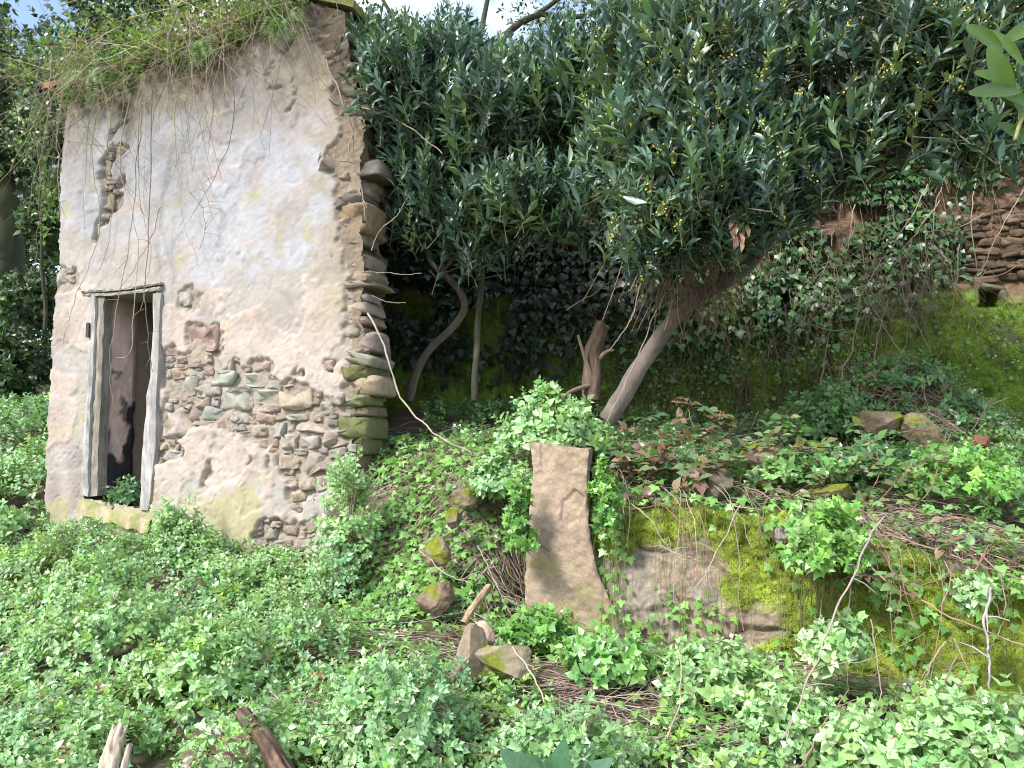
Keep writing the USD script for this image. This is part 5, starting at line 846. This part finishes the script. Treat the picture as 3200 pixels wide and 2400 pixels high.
# single stems one can follow
def stem(name, label, cat, pts, r0, r1, col, seed, n=26, depth='Y', group=None, side=None):
    g = rng_(seed); P = spline([at(*p) for p in pts] if depth == 'Y' else [hpt(p[0], p[1], -p[2]) for p in pts], n); P = P + np.stack([(meshkit.fbm(P * 7 + ax * 9.1, 3, seed + ax) - .5) * .05 + (meshkit.noise(P * 40 + ax * 3.3, seed) - .5) * .008 for ax in range(3)], 1)
    V, F = tube(P, np.linspace(r0, r1, n) * .85 * (.8 + .4 * meshkit.noise(P * 30, seed)), 6); B = Bag(); B.add(V, F, np.array(col))
    for k in range(side or 0):
        i = g.integers(4, n - 2); d = nrm(g.normal(size=3) * [1, .5, .7]) * g.uniform(.05, .16); V, F = tube(np.array([P[i], P[i] + d * .5 + [0, 0, .01], P[i] + d]), np.array([r1, r1 * .8, r1 * .5]), 4); B.add(V, F, np.array(col))
    return B.put(None, name, M_twig, label=label, cat=cat, group=group, smooth=True)
pale = (.25, .215, .17); tan = (.21, .165, .12); redc = (.21, .10, .085); darkc = (.10, .075, .065)
stem('dry_vine', 'long pale dry vine drooping from the hut edge down to the bank', 'vine', [(368, 312, 6.4), (384, 345, 6.3), (395, 385, 6.2), (412, 412, 6.1), (440, 436, 5.9), (472, 452, 5.8)], .010, .007, pale, 1)
stem('dry_vine', 'dry vine arching out from the top of the hut edge to the right', 'vine', [(346, 106, 6.5), (372, 110, 6.4), (405, 125, 6.3), (425, 140, 6.25), (443, 154, 6.2)], .008, .005, tan, 2)
stem('dry_vine', 'dry vine hanging in a long curve in front of the bay foliage', 'vine', [(398, 160, 6.6), (425, 185, 6.6), (450, 215, 6.6), (465, 245, 6.6), (472, 270, 6.6)], .007, .004, tan, 3)
stem('dry_vine', 'forked pale twig standing beside the hut edge', 'vine', [(371, 250, 6.5), (380, 232, 6.5), (398, 215, 6.5), (408, 192, 6.5)], .005, .003, pale, 4, side=3)
stem('dry_vine', 'thin level twig sticking out from the hut edge', 'vine', [(372, 272, 6.5), (395, 274, 6.5), (422, 273, 6.5)], .004, .003, pale, 5)
stem('dry_vine', 'thin twig sloping from the hut edge down to a level end', 'vine', [(372, 296, 6.5), (388, 301, 6.5), (406, 302, 6.5)], .004, .0025, pale, 6)
stem('dry_vine', 'twisted vine clinging to the broken hut edge from the roof down', 'vine', [(326, 60, 6.45), (338, 92, 6.4), (346, 112, 6.38), (352, 132, 6.38), (350, 152, 6.38), (362, 190, 6.38), (366, 222, 6.4)], .010, .006, (.20, .16, .13), 7, side=5)
stem('dry_vine', 'thin vine hanging down from the bay crown left of the slanting trunk', 'vine', [(642, 258, 6.0), (640, 285, 6.0), (630, 318, 6.0), (610, 350, 6.0)], .005, .003, pale, 8)
stem('dry_vine', 'slanting dry stem above the cut stump', 'vine', [(566, 310, 6.8), (585, 298, 6.8), (612, 282, 6.8), (628, 265, 6.8)], .007, .004, (.2, .16, .14), 9)
stem('dry_vine', 'dry vine snaking along the upper side of the slanting trunk', 'vine', [(600, 432, 6.3), (625, 385, 6.2), (640, 350, 6.2), (652, 318, 6.15), (662, 300, 6.15)], .006, .004, (.24, .2, .17), 10)
# stems on the right, falling over the old wall
RS = [[(935, 165, 7.3), (912, 215, 7.2), (880, 262, 7.1), (858, 300, 7.0)], [(958, 150, 7.3), (940, 190, 7.2), (932, 235, 7.2), (925, 262, 7.2)], [(978, 165, 7.2), (972, 210, 7.1), (975, 255, 7.1), (982, 280, 7.1)], [(1040, 255, 7.0), (1000, 275, 7.0), (965, 290, 7.0)], [(862, 285, 7.2), (880, 320, 7.1), (893, 340, 7.0), (907, 362, 6.9)], [(902, 265, 7.2), (905, 300, 7.1), (920, 330, 7.0), (931, 352, 6.9)], [(840, 380, 6.9), (852, 345, 7.0), (858, 310, 7.1), (862, 288, 7.2)], [(820, 385, 7.0), (828, 340, 7.1), (832, 300, 7.2)], [(888, 300, 7.2), (878, 340, 7.1), (872, 372, 7.0)], [(846, 330, 7.0), (820, 328, 7.0), (795, 322, 7.1)], [(940, 200, 7.3), (900, 250, 7.2), (860, 262, 7.1), (820, 270, 7.1)], [(925, 225, 7.3), (926, 270, 7.2), (920, 300, 7.2)], [(855, 205, 7.3), (848, 250, 7.2), (838, 290, 7.2)], [(960, 245, 7.2), (955, 290, 7.1), (950, 318, 7.1)], [(1024, 190, 7.0), (990, 250, 7.0), (968, 330, 7.0)], [(800, 240, 7.3), (812, 265, 7.2), (818, 282, 7.2)], [(835, 230, 7.3), (820, 280, 7.2), (790, 322, 7.1)], [(985, 215, 7.1), (955, 228, 7.1), (925, 232, 7.1)]]
for i, p in enumerate(RS): stem('dry_bramble_cane', 'thin dry bramble cane hanging down over the old wall at the right', 'bramble cane', p, .0065, .0035, [pale, tan, (.24, .2, .13), (.2, .155, .12)][i % 4], 40 + i, group='dry canes over the old wall')
rg = rng_(1030); n = 150; P0 = at(890 + rg.normal(0, 42, n), 262 + rg.normal(0, 22, n), 7.3 + rg.normal(0, .15, n)); d = nrm(np.stack([rg.normal(0, .7, n), rg.normal(0, .3, n), -.7 + rg.normal(0, .5, n)], 1)); S = np.stack([P0 + d * (rg.uniform(.2, .8, n) * t_)[:, None] + np.array([0, 0, -.25]) * t_ * t_ + rg.normal(0, .015, (n, 3)) for t_ in np.linspace(0, 1, 5)], 1)
V, F, per = tubes_batch(S, rg.uniform(.002, .004, n), .002, 3); B = Bag(); B.add(V, F, np.repeat(palette(rg, n, [(.17, .13, .09), (.13, .095, .068), (.21, .165, .12)], .2), per, 0)); B.put(None, 'hanging_twigs', M_twig, label='pale brown thicket of dry bramble twigs in front of the old wall at the right', cat='dry twigs', kind='stuff')
# prominent canes on the low wall and terrace
LC = [('long thick bramble cane leaning from the terrace down across the mossy wall', [(883, 518, 4.3), (860, 560, 4.0), (838, 610, 3.8), (818, 660, 3.65), (800, 700, 3.55), (783, 737, 3.5)], .008, .006, (.26, .2, .18)), ('reddish cane lying from the wall top down to the right edge', [(800, 530, 4.6), (850, 555, 4.35), (900, 590, 4.05), (960, 620, 3.8), (1040, 650, 3.5)], .008, .005, (.25, .16, .12)), ('straight brown cane crossing the terrace toward the right edge', [(860, 528, 4.5), (930, 548, 4.2), (1030, 582, 3.8)], .008, .006, (.2, .13, .11)), ('reddish brown thorny cane standing up from the right end of the mossy wall', [(958, 598, 3.85), (970, 575, 3.85), (990, 548, 3.85)], .007, .006, redc), ('bleached thick stick hanging on the mossy wall at the right edge', [(992, 590, 3.6), (987, 620, 3.58), (988, 650, 3.56), (990, 690, 3.55)], .009, .008, (.26, .235, .23)),
      ('red bramble cane trailing down the moss just right of the pillar', [(655, 500, 4.9), (680, 520, 4.85), (690, 545, 4.8), (698, 590, 4.75)], .005, .004, redc), ('pale forked root hanging on the yellow moss', [(740, 505, 4.75), (720, 545, 4.7), (705, 575, 4.65), (688, 598, 4.65)], .006, .005, pale), ('pale curling stem on the moss beside the pillar', [(630, 505, 5.0), (650, 520, 4.95), (672, 555, 4.9), (690, 560, 4.88)], .006, .004, pale), ('short white stick caught on the moss', [(662, 545, 4.85), (685, 556, 4.83), (702, 562, 4.8)], .006, .005, pale), ('pale stem bending down the moss under the terrace edge', [(665, 488, 4.95), (680, 505, 4.9), (688, 520, 4.88), (690, 535, 4.85)], .006, .005, tan), ('thin red cane running level from the pillar to the wall top', [(596, 515, 5.15), (640, 508, 5.1), (690, 500, 5.0)], .005, .004, redc), ('twin dry cane crossing the moss at the lower right', [(948, 642, 3.65), (925, 680, 3.6), (910, 730, 3.55)], .006, .004, (.25, .18, .13)), ('dark brown cane crossing the moss at the lower right', [(956, 655, 3.66), (940, 700, 3.6), (930, 745, 3.5)], .006, .005, (.17, .11, .09)), ('thin upright dry stem on the moss at the lower right', [(870, 620, 3.8), (880, 680, 3.7), (876, 740, 3.6)], .005, .004, tan), ('slim dry stem bending on the moss near the right edge', [(955, 640, 3.66), (975, 690, 3.6), (985, 715, 3.58)], .005, .004, tan), ('greenish bramble shoot arching level across the mossy wall', [(772, 698, 3.9), (820, 668, 3.75), (880, 655, 3.65), (925, 632, 3.6)], .004, .003, (.16, .17, .07)),
      ('dark cane lying in the undergrowth at the lower right', [(800, 768, 3.4), (825, 720, 3.5), (850, 690, 3.6)], .007, .005, (.17, .11, .09)), ('pale cane slanting through the plants below the three rocks', [(510, 640, 4.3), (530, 675, 4.1), (545, 705, 3.95), (556, 735, 3.8)], .007, .006, (.34, .28, .2)), ('dry forked stem standing in the litter right of the bottom centre', [(665, 745, 3.55), (680, 700, 3.65), (682, 665, 3.75), (676, 648, 3.8)], .006, .004, (.28, .2, .15)), ('thin pale stem across the dark hollow left of the pillar', [(478, 545, 5.2), (500, 590, 5.0), (520, 640, 4.9)], .005, .004, pale), ('dead twig lying on the bank above the hollow', [(420, 550, 5.4), (450, 575, 5.2), (472, 585, 5.1)], .006, .004, (.3, .24, .2)), ('bare branch lying on the left part of the pellitory carpet', [(270, 690, 3.95), (285, 705, 3.9), (302, 718, 3.88)], .007, .006, (.25, .2, .16)), ('pale dead branch sticking out level on the terrace above the mossy boulder', [(780, 505, 5.6), (810, 485, 5.6), (840, 455, 5.7), (862, 440, 5.8)], .006, .004, (.25, .19, .15)), ('curved grey branch rising from the brambles beside the old wall foot', [(715, 462, 5.7), (710, 440, 5.7), (692, 425, 5.7), (686, 408, 5.7)], .006, .004, (.28, .22, .18))]
for i, (lb, p, a, b, c) in enumerate(LC): stem('bramble_cane', lb, 'bramble cane', p, a * .85, b * .6, c, 80 + i, side=4)
# hut: trailing canes from the roof
HC = [([(60, 5, .5), (130, -10, .4), (230, 20, .4), (200, 40, .5), (170, 56, .6)], 0), ([(178, 8, .45), (168, 40, .5), (168, 80, .4), (178, 98, .3), (206, 105, .25)], 0), ([(225, 2, .5), (228, 50, .35), (235, 100, .28), (230, 140, .22), (215, 175, .2), (190, 218, .18)], 1), ([(187, 10, .5), (192, 60, .35), (190, 110, .25), (183, 150, .2), (160, 200, .16)], 1), ([(122, 52, .5), (124, 90, .35), (122, 125, .25), (134, 160, .15)], 0), ([(52, 52, .6), (50, 90, .55), (50, 125, .5), (62, 152, .45)], 0), ([(196, 22, .5), (176, 70, .35), (160, 95, .3), (150, 130, .25)], 0), ([(175, 90, .3), (175, 150, .22), (180, 185, .2), (184, 222, .18), (200, 268, .15)], 1), ([(145, 75, .4), (140, 130, .25), (140, 200, .2), (150, 250, .2), (140, 310, .2)], 1), ([(140, 100, .3), (136, 180, .22), (128, 250, .25), (118, 300, .3), (110, 360, .28), (112, 405, .26)], 0), ([(152, 90, .3), (150, 200, .22), (146, 280, .25), (148, 340, .25), (152, 372, .2)], 1),
      ([(130, 95, .3), (120, 160, .22), (138, 240, .2), (134, 305, .3), (130, 350, .3), (116, 358, .28)], 0), ([(100, 90, .3), (92, 150, .2), (100, 230, .15), (75, 300, .12), (62, 345, .12)], 0), ([(115, 90, .35), (108, 150, .2), (112, 220, .15), (100, 270, .15)], 1), ([(40, 60, .6), (35, 120, .5), (40, 180, .5), (36, 260, .5)], 0), ([(62, 80, .5), (58, 150, .4), (60, 220, .35)], 1), ([(65, 140, .2), (100, 146, .15), (130, 150, .15)], 0), ([(160, 205, .2), (150, 240, .15), (120, 290, .15)], 0), ([(300, 20, .2), (310, 50, .15), (322, 80, .15), (345, 112, .12)], 0), ([(188, 160, .2), (205, 190, .15), (212, 220, .12)], 1), ([(90, 20, .6), (60, 70, .55), (30, 130, .5), (10, 170, .5)], 0), ([(190, 190, .2), (205, 215, .15), (200, 250, .12)], 1), ([(334, -6, .2), (338, 14, .2), (335, 34, .15)], 0), ([(265, 0, .3), (285, 20, .25), (300, 35, .2)], 0), ([(140, 60, .45), (100, 40, .5), (70, 60, .6), (50, 110, .6), (30, 200, .55)], 0)]
hg = rng_(3)
for i, (p, s_) in enumerate(HC): stem('trailing_cane', 'thin bare bramble cane trailing from the hut roof down the plaster', 'bramble cane', p, .0062 if i < 12 else .0048, .0026, [(.22, .19, .11), (.20, .165, .12), (.13, .10, .09), (.26, .23, .15)][i % 4], 120 + i, depth='v', group='canes trailing from the hut roof', side=(6 if s_ else 2))
rg = rng_(1040); n = 300; px = rg.uniform(40, 300, n); py = np.interp(px, [60, 308], [95, 0]) + rg.normal(-18, 22, n); P0 = hpt(px, py, -rg.uniform(.05, .5, n)); d = nrm(np.stack([rg.normal(0, .8, n), rg.normal(0, .3, n), rg.normal(-.3, .7, n)], 1)); S = np.stack([P0 + d * (rg.uniform(.25, 1.0, n) * t_)[:, None] + np.array([0, 0, -.35]) * t_ * t_ + rg.normal(0, .015, (n, 3)) for t_ in np.linspace(0, 1, 6)], 1)
V, F, per = tubes_batch(S, rg.uniform(.0018, .0035, n), .0015, 3); B = Bag(); B.add(V, F, np.repeat(palette(rg, n, [(.2, .165, .11), (.14, .10, .09), (.24, .2, .13)], .2), per, 0)); B.put(None, 'bramble_tangle', M_twig, label='tangle of thin bramble stems over the hut roof edge', cat='bramble', kind='stuff')
# green growth on the hut roof
rg = rng_(1050); t = thing('roof_plants', 'small leaved green plants growing thickly along the hut roof', 'plants', hw(1.2, .2, 4.2), kind='stuff'); LV = Leaves(OVATE); st = Bag(); n = 2500
px = rg.uniform(58, 306, n); line_ = np.interp(px, [60, 308], [90, -4]); k = meshkit.fbm(np.stack([px / 30, 0 * px, 0 * px], 1), 3, 4); py = line_ - rg.exponential(20, n) * (.5 + k) + 9 + rg.normal(0, 5, n) + 34 * (k - .5); P = hpt(px, py, rg.uniform(-.22, .2, n)); A = nrm(np.stack([rg.normal(0, .5, n), -.4 + rg.normal(0, .4, n), .5 + rg.normal(0, .5, n)], 1))
shoots(LV, rg, P, A, 6, .018, .046, .55, 1.4, .7, [(.09, .17, .04), (.12, .21, .05), (.07, .13, .035), (.16, .22, .06)], st, (.12, .12, .05), .0015, jit=.4); st.put(t, 'stems', M_twig, kind='stuff'); LV.put(t, M_moss_leaf, 0, 'leaves')
def fern(label, px, py, v, L, ang, seed, name='fern'):
    g = rng_(seed); c = hpt(px, py, v); t = thing(name, label, 'fern', c); 
    for a in ang:
        d = np.array([math.sin(a) * HU[0], math.sin(a) * HU[1], math.cos(a)]); R = spline([c, c + d * L * .5 + [0, -.06, .02], c + d * L * .8 + [0, -.1, -.06], c + d * L + [0, -.12, -.12]], 22); V, F = tube(R, np.linspace(.002, .0008, 22), 4); fr = put(t, 'frond', V, F, M_twig, (.12, .16, .05)); LV = Leaves(SMALL)
        T = nrm(np.gradient(R, axis=0)); sd = nrm(np.cross(T, [0, -1, .3])); tt = np.linspace(0, 1, 22); l = L * .30 * np.sin(np.pi * np.clip(tt * .92 + .08, 0, 1)) ** .7 + .005
        for s_ in (-1, 1): LV.add(R, sd * s_ + T * .35, np.tile([0, -.8, .6], (22, 1)) + g.normal(0, .1, (22, 3)), l, l * .22, palette(g, 22, [(.08, .17, .04), (.10, .2, .05)], .1))
        V, F, C = LV.mesh(); put(fr, 'leaflets', V, F, M_moss_leaf, C, smooth=True, kind='stuff')
fern('small fern with drooping fronds under the middle of the hut roof edge', 198, 40, -.16, .22, (2.2, 2.8, 3.4), 1)
fern('fern tuft near the top right end of the hut roof edge', 285, 18, -.12, .2, (1.6, 2.6, 3.6, 4.4), 2)
fern('yellow green fern sprouting from the lower left end of the hut roof', 88, 78, -.2, .22, (1.6, 2.4, -1.5), 3)
# ================================================================ rocks, logs, small things
def rk(name, label, px, py, Y, size, seed, col, moss=0, flat=5, rot=0.0, mat=None, cat='rock'): rock(None, name, at(px, py, Y), size, seed, col, moss, flat=flat, rot=rot, thing_args=dict(cat=cat), label=label, mat=mat)
rk('rock', 'tilted brown slab of rock, left one of the three below the pillar', 470, 658, 4.35, (.125, .10, .17), 21, (.21, .165, .12), .25, 6, .5)
rk('rock', 'small pinkish rock at the back of the three below the pillar', 482, 635, 4.55, (.075, .07, .085), 22, (.24, .18, .135), .0, 4)
rk('rock', 'flat tan rock half hidden by leaves, right one of the three below the pillar', 508, 662, 4.3, (.19, .12, .11), 23, (.22, .18, .13), .2, 6)
rk('rock', 'little mossy rock wedged between the left and right rocks below the pillar', 490, 656, 4.38, (.06, .06, .10), 24, (.25, .2, .13), .3, 4)
rk('mossy_rock', 'rounded yellow green mossy rock high on the bank left of the pillar', 472, 496, 5.75, (.15, .12, .12), 25, (.17, .14, .1), .75, 3, mat=M_moss)
rk('mossy_rock', 'small moss covered stone just below the other mossy rock on the bank', 455, 519, 5.5, (.075, .07, .08), 26, (.17, .14, .1), .75, 3, mat=M_moss)
rk('mossy_rock', 'large tan boulder with a mossy cap in the middle of the terrace', 766, 462, 5.75, (.26, .2, .17), 27, (.26, .20, .14), .32, 6, mat=M_moss)
rk('mossy_rock', 'dark mossy boulder among the brambles right of the pillar', 712, 480, 5.3, (.13, .12, .13), 28, (.13, .11, .08), .45, 4, mat=M_moss)
rk('mossy_rock', 'mossy slab lying on the front of the brush pile', 876, 421, 6.25, (.24, .16, .13), 29, (.2, .16, .11), .5, 6, mat=M_moss)
rk('mossy_rock', 'upright mossy stone right of the slab on the brush pile', 920, 431, 6.2, (.15, .12, .16), 30, (.19, .16, .10), .45, 5, mat=M_moss)
rk('mossy_rock', 'brown rock near the top of the brush pile', 872, 384, 6.9, (.14, .12, .11), 31, (.2, .14, .10), .25, 5)
rk('mossy_rock', 'low mossy stone in front of the tan boulder', 830, 492, 5.2, (.22, .12, .07), 32, (.18, .15, .09), .65, 4, mat=M_moss)
rk('rock', 'flat grey brown stone lying behind the tan boulder', 812, 448, 6.1, (.2, .14, .07), 33, (.2, .165, .13), .1, 7)
rk('mossy_rock', 'moss covered stone under the star leaved creeper on the wall top', 783, 528, 4.95, (.13, .1, .10), 34, (.18, .15, .09), .8, 4, mat=M_moss)
rk('rock', 'brown earthy stone at the foot of the bank left of the rocks', 432, 598, 5.28, (.15, .12, .13), 35, (.17, .13, .09), .35, 4, mat=M_moss)
rk('mossy_rock', 'mossy stone low on the bank below the small moss covered one', 435, 552, 5.4, (.12, .1, .11), 36, (.18, .15, .1), .55, 5, mat=M_moss)
rk('mossy_rock', 'mossy stone sunk in the plants at the lower right edge', 1003, 725, 3.45, (.1, .08, .08), 37, (.18, .15, .09), .8, 4, mat=M_moss)
rk('tile_fragment', 'broken orange terracotta piece lying at the right of the terrace', 983, 441, 6.1, (.09, .06, .06), 38, (.13, .06, .038), 0, 6, mat=M_tile, cat='tile')
def log(name, label, cat, pts, r0, r1, col, end, seed, rough=.10, split=False):
    g = rng_(seed); t = thing(name, label, cat, at(*pts[0])); n = 44; sd = 22; P = spline([at(*p) for p in pts], n); r = np.linspace(r0, r1, n); T = nrm(np.gradient(P, axis=0)); A = nrm(np.cross(T, [.2, 1, .3])); Bn = np.cross(T, A); a = np.arange(sd) / sd * 2 * np.pi
    V = P[:, None] + np.cos(a)[None, :, None] * A[:, None] * r[:, None, None] + np.sin(a)[None, :, None] * Bn[:, None] * r[:, None, None]; k = meshkit.fbm(np.stack(np.broadcast_arrays(np.cos(a)[None] * 4, np.sin(a)[None] * 4, np.linspace(0, 3, n)[:, None]), -1) + seed, 4, seed) - .5
    V = P[:, None] + (V - P[:, None]) * (1 + (k * rough * 9)[..., None]); V[-1] += T[-1] * (meshkit.noise(np.stack([a * 3, a * 0, a * 0], 1), seed)[:, None]) * r1 * 1.6; V[-2] += T[-1] * (meshkit.noise(np.stack([a * 3, a * 0, a * 0], 1), seed)[:, None]) * r1 * .5
    i = np.arange(n - 1)[:, None] * sd; j = np.arange(sd)[None]; kk = (j + 1) % sd; F = np.stack([i + j, i + kk, i + sd + kk, i + sd + j], -1).reshape(-1, 4); c = np.array(col) * (1 + 2.2 * k.reshape(-1, 1)); put(t, 'bark', V.reshape(-1, 3), F, M_wood, c, smooth=True)
    E = np.vstack([V[-1], P[-1] + T[-1] * r1 * .2]); put(t, 'broken_end', E, np.array([[q, (q + 1) % sd, sd] for q in range(sd)]), M_wood, np.array(end)); return t
log('log', 'split weathered log poking up at the bottom left of the picture', 'log', [(98, 800, 3.05), (110, 762, 3.12), (117, 736, 3.2)], .036, .030, (.30, .25, .19), (.38, .32, .24), 41, .09)
log('log', 'second half of the split log, a thin grey splinter beside it', 'log', [(112, 805, 3.08), (122, 772, 3.12), (129, 748, 3.16)], .020, .011, (.26, .225, .19), (.33, .28, .22), 42, .08)
log('rotten_log', 'crumbling reddish rotten log lying in the plants at the bottom left', 'log', [(300, 808, 3.1), (282, 770, 3.2), (262, 738, 3.32), (245, 716, 3.45)], .045, .028, (.085, .055, .04), (.07, .045, .035), 43, .13)
log('wooden_stake', 'pale broken length of wood leaning on the bank below the hollow', 'wood', [(463, 624, 4.75), (474, 606, 4.85), (487, 590, 4.95)], .020, .023, (.20, .15, .09), (.26, .2, .12), 44, .06)
st_ = log('cut_stump', 'upright cut stump with a pale torn top beside the slanting trunk', 'stump', [(591, 400, 6.75), (592, 375, 6.75), (594, 350, 6.75), (600, 331, 6.75)], .085, .062, (.085, .06, .045), (.32, .22, .14), 45, .06)
for pts in ([(592, 378, 6.7), (584, 355, 6.65), (578, 335, 6.6)], [(590, 385, 6.7), (570, 392, 6.6), (560, 402, 6.6)], [(598, 360, 6.72), (606, 352, 6.7), (614, 350, 6.7)]):
    P = spline([at(*p) for p in pts], 10); V, F = tube(P, np.linspace(.022, .010, 10), 8); put(st_, 'side_branch', V, F, M_bark, (.13, .095, .075), smooth=True)
# arum at the bottom edge, in front
rg = rng_(60); t = thing('arum_plant', 'dark green arum with big arrow shaped leaves at the bottom centre edge', 'plant', at(555, 800, 2.7))
for (bx, by, tx, ty, Y, c) in [(560, 792, 562, 742, 2.7, (.05, .12, .06)), (575, 795, 608, 758, 2.68, (.045, .105, .055)), (545, 795, 505, 750, 2.72, (.06, .135, .065)), (540, 800, 528, 757, 2.66, (.05, .115, .06)), (590, 800, 590, 765, 2.6, (.045, .11, .055))]:
    a, b = at(bx, by, Y), at(tx, ty, Y - .05); LV = Leaves(IVY); LV.add(a[None], (b - a)[None], np.array([[rg.normal(0, .25), -.55, .85]]), np.linalg.norm(b - a) * 1.1, np.linalg.norm(b - a) * .95, np.array(c)); V, F, C = LV.mesh(); m = trimesh.Trimesh(V, F, process=False).subdivide().subdivide_loop(1); Q = m.vertices + rg.normal(0, .0008, m.vertices.shape); lf = put(t, 'leaf', Q, m.faces, M_ivy, np.array(c), smooth=True)
    V, F = tube(spline([a + [0, .02, -.25], a * .6 + (a + [0, .02, -.25]) * .4, a + (b - a) * .2], 8), .006, 6); put(lf, 'stalk', V, F, M_star, (.08, .15, .05), smooth=True)
